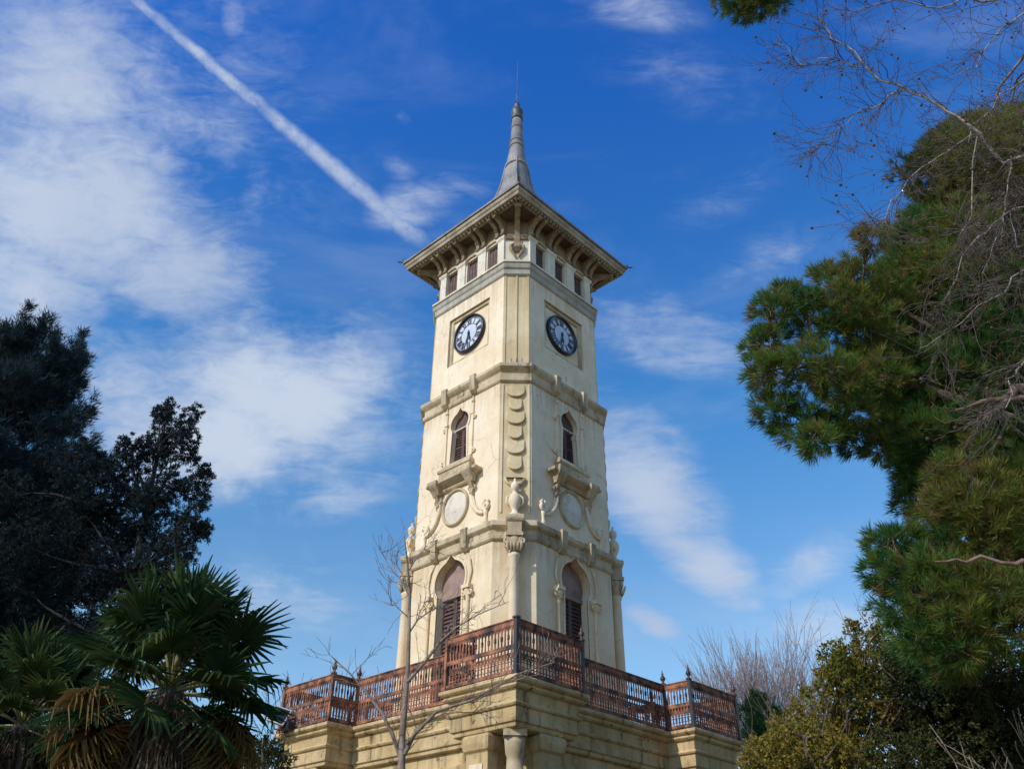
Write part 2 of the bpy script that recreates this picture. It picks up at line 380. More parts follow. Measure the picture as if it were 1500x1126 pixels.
shaft('attic_wall', A4, C4, 16.4, 18.09, [rect(u, .205, 16.70, 17.50) for u in AW], .12, WHITE, WHITE)
pb = MB(0); pb.poly([(-.8, A3-.10, 14.1), (.83, A3-.10, 14.1), (.83, A3-.10, 15.8), (-.8, A3-.10, 15.8)])
pn = pb.build('clock_panel', PLASTER, tower)
pb = MB(0); pb.loft([[(.03-h, n, 14.96-h*.99), (.03+h, n, 14.96-h*.99), (.03+h, n, 14.96+h*1.01), (.03-h, n, 14.96+h*1.01)] for h, n in ((.74, A3-.1), (.72, A3-.05), (.66, A3-.055), (.63, A3-.1))], False, False)
pb.build('panel_moulding', TRIM, pn); around(pn)
# string courses
profile('lower_cornice', [(1.90, .65, 8.86), (1.93, .655, 8.90), (1.93, .655, 8.98), (1.905, .65, 9.0), (1.905, .65, 9.10), (1.955, .66, 9.14), (1.985, .665, 9.17), (1.985, .665, 9.27), (1.96, .66, 9.30)], TRIM)
profile('middle_cornice', [(1.845, .515, 12.80), (1.875, .52, 12.84), (1.875, .52, 12.92), (1.84, .51, 12.94), (1.84, .51, 13.08), (1.90, .525, 13.14), (1.935, .53, 13.19), (1.935, .53, 13.27), (1.90, .52, 13.307)], TRIM)
profile('attic_cornice', [(1.75, .465, 16.12), (1.78, .47, 16.16), (1.78, .47, 16.30), (1.81, .475, 16.34), (1.835, .48, 16.44), (1.79, .47, 16.50)], GREY)
b = MB(); b.loft([octo(1.845, .485, 16.501), octo(1.845, .485, 16.555), octo(1.70, .455, 16.575)]); b.build('attic_sill_course', WHITE, tower, .006)
def bracket_blocks(name, us, n, z0, z1):
    for u in us:
        q = MB(0)
        q.prism([(n-.14, z0), (n-.06, z0), (n+.02, z0+.08), (n+.035, z0+.2), (n+.05, z1-.06), (n+.06, z1+.012), (n-.14, z1+.012)], u-.085, u+.085)
        q.prism([(n-.05, z1+.012), (n+.02, z1+.012), (n-.01, z1+.06), (n-.05, z1+.07)], u-.06, u+.06)
        around(q.build(name, TRIM, tower, .008))
bracket_blocks('cornice_block', (-.48, .48), 1.985, 8.82, ZC1)
bracket_blocks('cornice_block', (-.5, .5), 1.935, 12.82, ZC2)

def louvres(b, hw, z0, z1, n, tilt=.028, pitch=.085, rail=.045):
    for s_ in (-1, 1):
        b.box(min(s_*.006, s_*hw), max(s_*.006, s_*hw), n-.012, n, z0, z1) if False else None
        a, c = (.004, hw) if s_ > 0 else (-hw, -.004)
        b.box(a, a+rail, n-.02, n+.02, z0, z1); b.box(c-rail, c, n-.02, n+.02, z0, z1)
        for zz in (z0, (z0+z1)/2-rail/2, z1-rail): b.box(a+rail, c-rail, n-.018, n+.018, zz, zz+rail*1.2)
        z = z0+rail
        while z < z1-rail:
            b.add([(a+rail, n+.014, z), (c-rail, n+.014, z), (c-rail, n-.02, z+pitch*.8), (a+rail, n-.02, z+pitch*.8),
                   (a+rail, n+.006, z-.008), (c-rail, n+.006, z-.008), (c-rail, n-.028, z+pitch*.8-.008), (a+rail, n-.028, z+pitch*.8-.008)],
                  [(0, 1, 2, 3), (4, 7, 6, 5), (0, 4, 5, 1), (2, 6, 7, 3)])
            z += pitch
def surround(b, lp, off, n0, n1, z0):
    """raised band along an opening, open at the bottom"""
    o = scale_loop(lp, off, z0); m_ = len(lp)
    for j in range(1, m_):
        k_ = (j+1) % m_
        a, c, d, e = lp[j], lp[k_], o[k_], o[j]
        if k_ == 0 and False: continue
        b.add([(*[p[0]], n1, p[1]) for p in (a, c, d, e)] + [(p[0], n0, p[1]) for p in (a, c, d, e)], [(0, 1, 2, 3), (0, 4, 5, 1), (2, 6, 7, 3), (1, 5, 6, 2), (3, 7, 4, 0)])
def spiral(c, r0, turns, s_, n=14):
    """(u, z) points of a little volute"""
    return [(c[0] + s_*r0*(1-.75*i/n)*math.cos(2*math.pi*turns*i/n + 1.57), c[1] + r0*(1-.75*i/n)*math.sin(2*math.pi*turns*i/n + 1.57)) for i in range(n+1)]

# terrace doors, one to a side
b = MB(0); surround(b, w1, .05, A1-.02, A1+.02, DZ)
door = b.build('terrace_door', PLASTER_LOW, tower)
b = MB(0); louvres(b, .395, DZ+.06, 8.02, A1-.2); b.poly([(-.42, A1-.26, DZ), (.42, A1-.26, DZ), (.42, A1-.26, 8.1), (-.42, A1-.26, 8.1)])
b.build('shutter', SHUTTER, door)
b = MB(0); b.poly([(-.6, A1-.2, 8.02), (.6, A1-.2, 8.02), (.6, A1-.2, 9.0), (-.6, A1-.2, 9.0)]); b.box(-.42, .42, A1-.23, A1-.13, 7.98, 8.06)
b.build('tympanum', TYMP, door)
for s_ in (-1, 1):
    b = MB(0)
    b.lathe([(.06, DZ), (.06, DZ+.15), (.035, DZ+.2), (.032, 7.72), (.05, 7.76), (.04, 7.8), (.085, 7.92), (.09, 7.98)], (s_*.60, A1+.03), 10)
    b.box(s_*.60-.11, s_*.60+.11, A1-.02, A1+.14, 7.98, 8.06)
    for q in (-1, 1): b.tube([(p[0], A1+.07, p[1]) for p in spiral((s_*.60+q*.1, 7.9), .075, 1.4, q)], [.024]*10+[.018]*5, 6)
    b.tube([(s_*.60, A1+.02, 8.06), (s_*.67, A1+.03, 8.35), (s_*.62, A1+.03, 8.62), (s_*.5, A1+.02, 8.8)], [.022, .026, .022, .01], 6)
    b.build('side_colonnette', PLASTER_LOW, door)
around(door)

# middle windows with sill shelf, consoles and medallion
b = MB(0); surround(b, w2, .055, A2-.02, A2+.025, 11.2)
win = b.build('window', PLASTER, tower)
b = MB(0); louvres(b, .28, 11.22, 12.12, A2-.14, pitch=.07, rail=.035); b.poly([(-.3, A2-.2, 11.2), (.3, A2-.2, 11.2), (.3, A2-.2, 12.7), (-.3, A2-.2, 12.7)])
b.build('shutter', SHUTTER, win)
b = MB(0); b.box(-.30, .30, A2-.14, A2-.08, 12.13, 12.16); b.build('transom', WHITE, win)
b = MB(0); b.poly([(-.31, A2-.13, 12.16), (.31, A2-.13, 12.16), (.31, A2-.13, 12.75), (-.31, A2-.13, 12.75)]); b.build('tympanum', SHUTTER, win)
for s_ in (-1, 1):
    b = MB(0)
    b.box(s_*.45-.03, s_*.45+.03, A2-.01, A2+.04, 11.22, 12.62); b.box(s_*.45-.055, s_*.45+.055, A2-.01, A2+.06, 12.3, 12.36); b.lathe([(.03, 12.62), (.045, 12.66), (.02, 12.72), (.012, 12.8)], (s_*.45, A2+.03), 8)
    b.tube([(p[0], A2+.03, p[1]) for p in spiral((s_*.52, 12.22), .07, 1.3, s_)], .02, 6)
    b.tube([(p[0], A2+.03, p[1]) for p in spiral((s_*.52, 11.32), .075, 1.3, s_)], .022, 6)
    b.build('side_strip', PLASTER, win)
around(win)
b = MB(0)
def rring(hw, pr, z): return [(-hw, A2-.02, z), (hw, A2-.02, z), (hw, A2+pr, z), (-hw, A2+pr, z)]
b.loft([rring(*q) for q in ((.60, .05, 10.50), (.62, .08, 10.54), (.64, .08, 10.58), (.70, .14, 10.62), (.78, .2, 10.66), (.82, .24, 10.69), (.82, .24, 10.75), (.79, .22, 10.77), (.52, .17, 10.775), (.5, .15, 10.80), (.5, .13, 10.98), (.54, .16, 11.0), (.54, .16, 11.06), (.46, .06, 11.2))])
for s_ in (-1, 1): # broken-out ends of the shelf
    b.loft([[(s_*.55-.12*k_, A2+.05, z), (s_*.55+.12*k_, A2+.05, z), (s_*.55+.12*k_, A2+pr, z), (s_*.55-.12*k_, A2+pr, z)] for k_, pr, z in ((.8, .14, 10.45), (1, .2, 10.55), (1.1, .27, 10.63), (1.25, .30, 10.68), (1.25, .30, 10.765))])
shelf = b.build('window_shelf', TRIM, tower, .006)
for s_ in (-1, 1):
    b = MB(0)
    b.prism([(A2-.02, 10.12), (A2+.05, 10.12), (A2+.09, 10.2), (A2+.07, 10.3), (A2+.14, 10.42), (A2+.16, 10.45), (A2-.02, 10.45)], s_*.55-.05, s_*.55+.05)
    for q in (-1, 1): b.tube([(p[0], A2+.06, p[1]) for p in spiral((s_*.55+q*.065, 10.33), .07, 1.4, q)], .02, 6)
    b.build('console', TRIM, shelf, .005)
around(shelf)
b = MB(0)
b.loft([[(r*math.cos(2*math.pi*j/40), A2+n, 10.04 + r*1.06*math.sin(2*math.pi*j/40)) for j in range(40)] for r, n in ((.43, -.02), (.43, .03), (.41, .065), (.385, .07), (.365, .045), (.355, .015))], False, False, True)
med = b.build('medallion', TRIM, tower)
b = MB(0); b.loft([[(r*math.cos(2*math.pi*j/40), A2+n, 10.04 + r*1.06*math.sin(2*math.pi*j/40)) for j in range(40)] for r, n in ((.36, .012), (.25, .035), (.1, .045), (.01, .047))], False, True, True)
b.build('medallion_field', WHITE, med)
for s_ in (-1, 1):
    b = MB(0)
    pth = [(.50, 10.44), (.515, 10.25), (.53, 10.05), (.60, 9.86), (.72, 9.70), (.86, 9.62), (.98, 9.62)]
    b.tube([(s_*u, A2+.03, z) for u, z in pth], [.04, .045, .05, .05, .048, .042, .035], 7)
    b.tube([(s_*(u+.055), A2+.025, z) for u, z in pth[:5]], .022, 6)
    v_ = spiral((s_*.99, 9.75), .12, 1.5, s_, 20); b.tube([(p[0], A2+.045, p[1]) for p in v_], [.042]*12+[.03]*9, 7)
    b.tube([(s_*1.0, A2+.03, 9.75), (s_*1.06, A2+.04, 9.86), (s_*1.0, A2+.04, 9.93)], [.05, .04, .012], 6)
    b.lathe([(.05, 9.32), (.07, 9.38), (.035, 9.45), (.045, 9.56), (.06, 9.66)], (s_*.99, A2+.03), 8)
    b.build('side_scroll', PLASTER, med)
around(med)

# clocks
def roman(b, s_, h, ang, rad, n):
    """strokes of a Roman numeral standing radially at the angle"""
    wd = {'I': .03, 'V': .06, 'X': .06}; tot = sum(wd[c] for c in s_)+.012*(len(s_)-1); x = -tot/2
    def T(p): # local (x, y up) -> dial (u, z); y points outwards
        a = ang; return (p[0]*math.cos(a) + (rad+p[1])*math.sin(a), n, 14.98 - p[0]*math.sin(a) + (rad+p[1])*math.cos(a))
    for c in s_:
        w_ = wd[c]
        segs = {'I': [((.5, 0), (.5, 1), .026)], 'V': [((.05, 1), (.5, 0), .026), ((.5, 0), (.95, 1), .015)], 'X': [((.05, 1), (.95, 0), .026), ((.05, 0), (.95, 1), .015)]}[c]
        for p, q, t in segs:
            b.bar(T((x+p[0]*w_, (p[1]-.5)*h)), T((x+q[0]*w_, (q[1]-.5)*h)), t, .006, (0, 1, 0))
        x += w_+.012
cn = A3-.10
b = MB(0)
b.loft([[(.0+r*math.cos(2*math.pi*j/48), cn+n, 14.98+r*math.sin(2*math.pi*j/48)) for j in range(48)] for r, n in ((.56, -.01), (.56, .07), (.55, .10), (.53, .105), (.505, .085), (.495, .05))], False, False, True)
clock = b.build('clock', BLACK, tower)
b = MB(0); b.disc(0, 14.98, .495, cn+.0, cn+.045, 48); b.build('dial', DIAL, clock)
b = MB(0)
for i, r_ in enumerate('XII I II III IIII V VI VII VIII IX X XI'.split()): roman(b, r_, .15, i*math.pi/6, .365, cn+.049)
for i in range(60):
    a = i*math.pi/30; b.bar((.45*math.sin(a), cn+.048, 14.98+.45*math.cos(a)), (.472*math.sin(a), cn+.048, 14.98+.472*math.cos(a)), .016 if i % 5 == 0 else .007, .004, (0, 1, 0))
for rr, tt in ((.285, .008), (.447, .006), (.476, .006)): b.tube([(rr*math.cos(2*math.pi*j/48), cn+.047, 14.98+rr*math.sin(2*math.pi*j/48)) for j in range(49)], tt, 4, False, False)
b.build('numerals', BLACK, clock)
def hand(b, ang, ln, w_, n):
    d = (math.sin(ang), math.cos(ang)); pr = (d[1], -d[0])
    q = lambda l, s_: (d[0]*l+pr[0]*s_, n, 14.98+d[1]*l+pr[1]*s_)
    ring = [q(-.09, -w_*.5), q(.05, -w_*.6), q(ln*.6, -w_), q(ln, 0), q(ln*.6, w_), q(.05, w_*.6), q(-.09, w_*.5)]
    b.loft([ring, [(p[0], n+.008, p[2]) for p in ring]])
for nm, a, l, w_, n in (('hour_hand', R(168), .27, .034, cn+.06), ('minute_hand', R(194), .40, .024, cn+.072)):
    b = MB(0); hand(b, a, l, w_, n); b.disc(0, 14.98, .035, n-.005, n+.012, 16); b.build(nm, BLACK, clock)
around(clock)

# attic: windows, pilasters, bracket pairs
for u in AW:
    b = MB(0); b.box(u-.203, u+.203, A4-.14, A4-.10, 16.70, 17.50)
    for q in (-.1, 0, .1): b.box(u+q-.012, u+q+.012, A4-.10, A4-.085, 16.70, 17.50)
    for zz in (16.72, 17.44): b.box(u-.2, u+.2, A4-.10, A4-.08, zz, zz+.05)
    wi = b.build('attic_window', SHUTTER, tower)
    b = MB(0)
    pts = [(math.cos(t), math.sin(t)) for t in np.linspace(0, math.pi, 13)]
    for j in range(12):
        a, c = pts[j], pts[j+1]
        b.add([(u+.22*a[0], A4+n, 17.51+.06*a[1]) for n in (-.01, .05)]+[(u+.22*c[0], A4+n, 17.51+.06*c[1]) for n in (-.01, .05)]
              + [(u+.28*a[0], A4+n, 17.51+.13*a[1]) for n in (-.01, .05)]+[(u+.28*c[0], A4+n, 17.51+.13*c[1]) for n in (-.01, .05)], [(0, 1, 3, 2), (4, 6, 7, 5), (1, 5, 7, 3), (0, 2, 6, 4)])
    b.build('arch_hood', TRIM, wi)
    around(wi)
for A_, z0, z1 in ((A4+.012, 17.66, 18.095),):
    b = MB(); b.loft([octo(A_, C4+.003, z0), octo(A_, C4+.003, z1)], True, False); b.build('eave_shade_band', BRACK, tower, .004)  # dark band that paints in the shade under the eaves
PIERS = ((-1.115, .115), (-.395, .15), (.395, .15), (1.115, .115))
for u, hw in PIERS:
    b = MB(0); b.box(u-hw, u+hw, A4-.01, A4+.045, 16.57, 17.42)
    b.loft([[(u-hw-o, A4-.01, z), (u+hw+o, A4-.01, z), (u+hw+o, A4+.045+o, z), (u-hw-o, A4+.045+o, z)] for o, z in ((.0, 17.42), (.03, 17.46), (.045, 17.5), (.045, 17.54), (.02, 17.56))])
    pi = b.build('attic_pilaster', WHITE, tower, .006); around(pi)
    for s_ in (-1, 1):
        b = MB(0); c = u + s_*.105
        b.prism([(A4-.01, 17.52), (A4+.08, 17.52), (A4+.115, 17.57), (A4+.105, 17.64), (A4+.12, 17.74), (A4+.19, 17.86), (A4+.30, 17.93), (A4+.40, 17.95), (A4+.435, 18.0), (A4+.42, 18.06), (A4+.38, 18.09), (A4-.01, 18.09)], c-.052, c+.052)
        b.tube([(c-.055, A4+.10, 17.585), (c+.055, A4+.10, 17.585)], .042, 10); b.tube([(c-.055, A4+.405, 17.995), (c+.055, A4+.405, 17.995)], .046, 10)
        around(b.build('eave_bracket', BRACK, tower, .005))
b = MB(math.pi/4)
e = (2*A4-C4)/math.sqrt(2)
b.prism([(e-.02, 17.0), (e+.06, 17.0), (e+.12, 17.08), (e+.10, 17.2), (e+.06, 17.3), (e+.09, 17.5), (e+.16, 17.7), (e+.32, 17.88), (e+.55, 17.96), (e+.72, 17.98), (e+.76, 18.05), (e+.70, 18.09), (e-.02, 18.09)], -.07, .07)
b.tube([(-.09, e+.09, 17.12), (.09, e+.09, 17.12)], .06, 10); b.tube([(-.09, e+.70, 18.02), (.09, e+.70, 18.02)], .06, 10)
for s_ in (-1, 1):
    b.tube([(s_*.07, e+.03, 17.3), (s_*.17, e+.04, 17.2), (s_*.15, e+.05, 17.05), (s_*.08, e+.04, 16.9), (s_*.02, e+.05, 16.75)], [.03, .045, .05, .035, .015], 6)
    b.prism([(e-.02, 17.44), (e+.05, 17.44), (e+.09, 17.54), (e-.02, 17.54)], min(s_*.09, s_*.27), max(s_*.09, s_*.27))
around(b.build('corner_bracket', BRACK, tower, .005))

# eaves, roof and spire
def sq(h, z): return [(h, -h, z), (h, h, z), (-h, h, z), (-h, -h, z)]
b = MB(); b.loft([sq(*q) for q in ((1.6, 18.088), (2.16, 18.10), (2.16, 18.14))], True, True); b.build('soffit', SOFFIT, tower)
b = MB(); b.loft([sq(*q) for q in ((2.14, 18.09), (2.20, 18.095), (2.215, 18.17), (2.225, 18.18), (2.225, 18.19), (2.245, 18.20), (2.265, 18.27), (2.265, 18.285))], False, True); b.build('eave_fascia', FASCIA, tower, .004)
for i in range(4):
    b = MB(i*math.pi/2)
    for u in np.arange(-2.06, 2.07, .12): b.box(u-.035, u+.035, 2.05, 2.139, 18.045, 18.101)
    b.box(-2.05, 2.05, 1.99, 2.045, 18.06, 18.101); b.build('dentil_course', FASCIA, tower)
b = MB()
b.loft([sq(2.24, 18.286), sq(2.25, 18.31)], True, True); b.loft([sq(2.30, 18.311), sq(2.31, 18.36), sq(2.28, 18.38)], True, False)
def sring(dg, z, sqr, n=32):
    """ring whose corner reach is dg; sqr 1 = square, 0 = round"""
    out = []
    for j in range(n):
        a = 2*math.pi*j/n; c, s_ = math.cos(a), math.sin(a)
        rs = (dg/math.sqrt(2))/max(abs(c), abs(s_)); out.append((c*(rs*sqr+dg*(1-sqr)*.97), s_*(rs*sqr+dg*(1-sqr)*.97), z))
    return out
prof = [(3.22, 18.38, 1), (2.75, 18.56, 1), (2.2, 18.9, 1), (1.7, 19.4, 1), (1.3, 20.0, 1), (1.0, 20.55, .9), (.78, 20.85, .75), (.62, 21.12, .6), (.52, 21.45, .5), (.425, 21.95, .4), (.33, 22.6, .3), (.25, 23.2, .2), (.212, 23.6, .1), (.185, 24.2, 0), (.165, 24.7, 0)]
b.loft([sring(*q) for q in prof], False, True, True)
for s_ in range(4): # hip rolls
    a = math.pi/4+s_*math.pi/2
    b.tube([(math.cos(a)*dg*1.005, math.sin(a)*dg*1.005, z) for dg, z, q in prof[:11]], [.05, .05, .05, .05, .045, .045, .04, .04, .035, .03, .02], 6)
roof = b.build('spire_roof', LEAD, tower)
for r_, z in ((.355, 22.42), (.24, 23.36), (.213, 23.62), (.185, 24.28)):
    b = MB(); b.lathe([(r_-.03, z-.05), (r_+.012, z-.035), (r_+.016, z), (r_+.012, z+.035), (r_-.03, z+.05)], n=20); b.build('lead_band', LEAD, roof)
b = MB(); b.lathe([(.15, 24.68), (.21, 24.72), (.20, 24.8), (.17, 24.84), (.16, 24.9), (.20, 25.0), (.205, 25.08), (.17, 25.2), (.10, 25.27), (.06, 25.33), (.10, 25.4), (.10, 25.46), (.05, 25.53), (.022, 25.6), (.02, 25.9), (.035, 25.95), (.016, 26.0), (.014, 27.0), (.009, 27.75), (.001, 27.85)], n=14)
b.bar((-.16, .0, 25.5), (.1, 0, 25.56), .03); b.bar((0, -.12, 25.52), (0, .1, 25.5), .02)
b.build('finial', simple('finial_lead', (.05, .05, .055), (.13, .12, .12), .5), roof)
for sx in (-1, 1):
    for sy in (-1, 1):
        b = MB(); b.bar((sx*2.22, sy*2.22, 18.36), (sx*2.40, sy*2.40, 18.40), .03); b.bar((sx*2.3, sy*2.3, 18.37), (sx*2.3, sy*2.3, 18.52), .025); b.build('roof_spike', DARK_IRON, roof)

# corner ornaments of the middle storey
ed = (2*A2-C2)/math.sqrt(2)
zt = 12.72
for i in range(6):
    wide = i % 2 == 0; hw = .215 if wide else .15; h = .335 + .01*i
    b = MB(math.pi/4); arc = [(hw*math.cos(t), -min(h*.55, hw*.8)*math.sin(t)) for t in np.linspace(0, math.pi, 15)]
    zb = zt - h + min(h*.55, hw*.8)
    lp = [(-hw, zt), (hw, zt)] + [(u, zb+dz) for u, dz in arc]
    thick = lambda z: ed + .012 + .06*(zt-z)/h
    m_ = len(lp)
    b.loft([[(u, ed-.02, z) for u, z in lp], [(u*1., thick(z)-.012, z) for u, z in lp], [(u*.94, thick(z), z+(.01 if z < zt-.05 else 0)) for u, z in lp]])
    around(b.build('corner_scale', CORNER, tower, .006)); zt -= h + .012
for s_ in (-1, 1):
    b = MB(math.pi/4); b.box(s_*.30-.02, s_*.30+.02, ed-.01, ed+.02, 9.5, 12.75); around(b.build('corner_strip', PLASTER, tower))
b = MB(math.pi/4)  # shell behind the urn
b.loft([[(u*k_, ed-.01+n, 10.30+z*k_) for u, z in [(.24*math.cos(t), .2*math.sin(t)) for t in np.linspace(math.pi, 2*math.pi, 17)]] for k_, n in ((1.0, .0), (1, .06), (.8, .09), (.72, .03))], False, True)
around(b.build('shell', CORNER, tower, .006))
b = MB(math.pi/4)
ec = (2*A3-C3)/math.sqrt(2)
b.box(-.2, .2, 2.15, 2.25, 13.295, 13.325)
for s_ in (-1, 0, 1): b.lathe([(.03, 13.3), (.045, 13.36), (.02, 13.42), (.03, 13.48), (.005, 13.54)], (s_*.13, 2.20), 8)
around(b.build('cresting', GREY, tower))
for u_, h_, o_ in ((0, .02, .025), (-.285, .025, .02), (.285, .025, .02)):
    b = MB(math.pi/4); b.box(u_-h_, u_+h_, ec-.01, ec+o_, 13.4, 16.12); around(b.build('corner_rib', CORNER, tower))

# columns at the corners
cx_ = 2.37
b = MB(math.pi/4)
b.lathe([(.17, DZ), (.17, DZ+.12), (.15, DZ+.14), (.155, DZ+.2), (.125, DZ+.26), (.11, DZ+.3), (.108, 6.6), (.10, 8.42), (.125, 8.45), (.125, 8.5), (.105, 8.53)], (0, cx_), 18)
colm = b.build('corner_column', PLASTER, tower)
b = MB(math.pi/4)
b.lathe([(.115, 8.53), (.12, 8.62), (.16, 8.72), (.17, 8.8), (.15, 8.86)], (0, cx_), 14)
for s_ in (-1, 1):
    for q in (0, 1):
        b.tube([(p[0], cx_+.12-q*.22, p[1]) for p in spiral((s_*.16, 8.76), .075, 1.4, s_)], .028, 6)
    for t in range(3): b.tube([(s_*.06*t, cx_+.12, 8.55), (s_*.07*t, cx_+.17, 8.64), (s_*.075*t, cx_+.2, 8.72)], [.03, .035, .012], 5)
b.box(-.175, .175, cx_-.3, cx_+.175, 8.86, 8.93)
b.loft([[(-h, cx_-.3, z), (h, cx_-.3, z), (h, cx_+h, z), (-h, cx_+h, z)] for h, z in ((.145, 8.93), (.145, 9.16), (.175, 9.2), (.19, 9.24), (.19, 9.31), (.17, 9.33))])
b.build('capital', TRIM, colm, .005)
b = MB(math.pi/4)
b.lathe([(.13, 9.33), (.135, 9.38), (.08, 9.41), (.06, 9.47), (.075, 9.52), (.115, 9.6), (.135, 9.7), (.125, 9.78), (.095, 9.84), (.06, 9.88), (.05, 9.92), (.08, 9.95), (.095, 10.02), (.085, 10.09), (.04, 10.14), (.025, 10.17), (.03, 10.2), (.008, 10.24)], (0, cx_), 14)
for s_ in (-1, 1): b.tube([(s_*.11, cx_, 9.58), (s_*.18, cx_, 9.66), (s_*.17, cx_, 9.78), (s_*.08, cx_, 9.85)], [.022, .026, .024, .016], 6)
b.build('urn', PLASTER, colm)
around(colm)

# terrace and ground storey
B, b0, LN = 3.4154, 2.7886, 1.7881
def outline(o, z):
    pts = []
    B_, c_, i_ = B+o, b0+o, B-LN-o
    for k_ in range(4):
        t = k_*math.pi/2; c, s_ = math.cos(t), math.sin(t)
        for u, n in ((-B_, B_), (-i_, B_), (-i_, c_), (i_, c_), (i_, B_)): pts.append((u*c+n*s_, u*s_-n*c, z))
    return pts
b = MB(); b.loft([outline(o, z) for z, o in ((4.70, -.20), (4.72, -.17), (4.78, -.16), (4.79, -.13), (4.81, -.125), (5.01, -.12), (5.02, -.09), (5.05, -.07), (5.07, -.07), (5.08, -.11), (5.10, -.12), (5.26, -.10), (5.28, -.05), (5.31, -.02), (5.33, -.02), (5.335, -.04), (5.36, -.04), (5.37, .0), (5.40, .03), (5.45, .03), (5.456, .02))]); b.build('terrace_entablature', BASE, tower, .006)
b = MB(); b.loft([octo(2.55, .9, .1), octo(2.55, .9, .5), octo(2.5, .9, .52), octo(2.5, .9, 4.25), octo(2.56, .9, 4.27), octo(2.60, .9, 4.34), octo(2.60, .9, 4.45), octo(2.53, .9, 4.47), octo(2.53, .9, 4.72)]); b.build('ground_storey_wall', BASE, tower, .006)
b = MB(0); arc = [(.7*math.cos(t), 2.9+.7*math.sin(t)) for t in np.linspace(0, math.pi, 17)]
lp = [(-.7, .5), (.7, .5)]+arc; surround(b, lp, .16, 2.48, 2.58, .5)
nich = b.build('fountain_niche', WHITE, tower)
b = MB(0); b.poly([(u, 2.51, z) for u, z in lp]); b.box(-.09, .09, 2.51, 2.56, 1.3, 1.5); b.tube([(0, 2.54, 1.4), (0, 2.7, 1.42), (0, 2.74, 1.34)], .025, 8); b.build('niche_panel', GREY, nich)
b = MB(0); b.loft([[(-w_, 2.5, z), (w_, 2.5, z), (w_, 2.5+dd, z), (-w_, 2.5+dd, z)] for w_, dd, z in ((.5, .3, .12), (.55, .4, .5), (.75, .6, .75), (.78, .62, .9), (.68, .52, .9), (.6, .45, .72))]); b.build('basin', WHITE, nich)
around(nich)
for s_ in (-1, 1):
    c = s_*2.36
    b = MB(0)
    b.loft([[(c-h, 2.72, z), (c+h, 2.72, z), (c+h, 2.97+h, z), (c-h, 2.97+h, z)] for h, z in ((.30, .1), (.30, .6), (.25, .64), (.25, 4.42), (.29, 4.46), (.31, 4.56), (.31, 4.66), (.28, 4.70))])
    b.box(c-.17, c+.17, 3.2, 3.235, .8, 4.3) if False else None
    b.loft([[(c-h, 3.215, z0), (c+h, 3.215, z0), (c+h, 3.215, z1), (c-h, 3.215, z1)] for h, z0, z1 in ((.2, .75, 4.35),)], False, False) if False else None
    p_ = b.build('terrace_pier', BASE, tower, .008); around(p_)
    b = MB(0); b.box(c-.15, c+.15, 3.22, 3.245, .85, 4.25); b.build('pier_panel', PLASTER_LOW, p_)
b = MB(math.pi/4); r_ = 3.02*math.sqrt(2)
b.lathe([(.24, .1), (.24, .5), (.2, .55), (.2, .7), (.15, .78), (.145, 2.4), (.18, 2.43), (.18, 2.52), (.145, 2.55), (.135, 3.95), (.185, 3.98), (.185, 4.1), (.135, 4.13), (.13, 4.3), (.15, 4.35), (.165, 4.5), (.17, 4.6)], (0, r_), 18)
b.box(-.19, .19, r_-.19, r_+.19, 4.6, 4.701)
around(b.build('terrace_column', TRIM, tower))

# ------------------------------------------------------------------ terrace railing
rail = empty('terrace_railing', (0, 0, DZ), TA, label='rusty iron balustrade with finials around the first floor terrace of the tower', cat='railing')
pts = [Vector(p) for p in outline(-.05, 0)]
for i, p in enumerate(pts):
    q = pts[(i+1) % len(pts)]; d = (q-p); L = d.length; d.normalize(); up = Vector((0, 0, 1)); nrm = d.cross(up)
    b = MB(); E_ = lambda s_, z, o=0.: p + d*s_ + up*z + nrm*o
    b.bar(E_(.03, .865), E_(L-.03, .865), .045, .09); b.bar(E_(.02, .915), E_(L-.02, .915), .075, .02); b.bar(E_(.03, .81), E_(L-.03, .81), .03, .014)
    b.bar(E_(.03, .47), E_(L-.03, .47), .03, .07); b.bar(E_(.03, .07), E_(L-.03, .07), .04, .06)
    nb = max(4, int(L/.078)); st = (L-.06)/nb
    for j in range(1, nb):
        s_ = .03 + st*j
        b.bar(E_(s_, .08), E_(s_, .82), .016, .022, d)
        if j % 2: b.bar(E_(s_, .6), E_(s_, .68), .034, .03, d)
        for zc, rr in ((.19, .038), (.32, .044)):
            c_ = s_ + st/2
            b.tube([E_(c_ + rr*math.cos(t), zc + rr*1.2*math.sin(t)) for t in np.linspace(0, 2*math.pi, 9)], .009, 3, False, False)
        b.bar(E_(s_, .40), E_(s_ + st*.9, .26), .012); b.bar(E_(s_ + st*.9, .40), E_(s_, .26), .012)
        c_ = s_ + st/2; b.bar(E_(s_+.005, .74), E_(c_, .80), .012); b.bar(E_(c_, .80), E_(s_+st-.005, .74), .012)
    b.build('railing_panel', IRON, rail, weld=False)
for i, p in enumerate(pts):
    b = MB(); h = .036 if i % 5 == 0 else .03
    tall = 1.0
    b.box(p.x-h, p.x+h, p.y-h, p.y+h, 0, .93); b.box(p.x-h-.015, p.x+h+.015, p.y-h-.015, p.y+h+.015, .0, .08); b.box(p.x-h-.015, p.x+h+.015, p.y-h-.015, p.y+h+.015, .93, .96)
    po = b.build('post', DARK_IRON if i in (5, 6, 7, 8, 9, 10) else IRON, rail)  # front post is dark brown; right-side posts darkened in place of shade
    if i != 5:
        b = MB(); b.lathe([(.022, .955), (.03, .975), (.02, .99), (.05, 1.03), (.055, 1.065), (.035, 1.1), (.018, 1.13), (.026, 1.15), (.012, 1.17), (.002, 1.24)], (p.x, p.y), 10); b.build('finial', DARK_IRON, po)

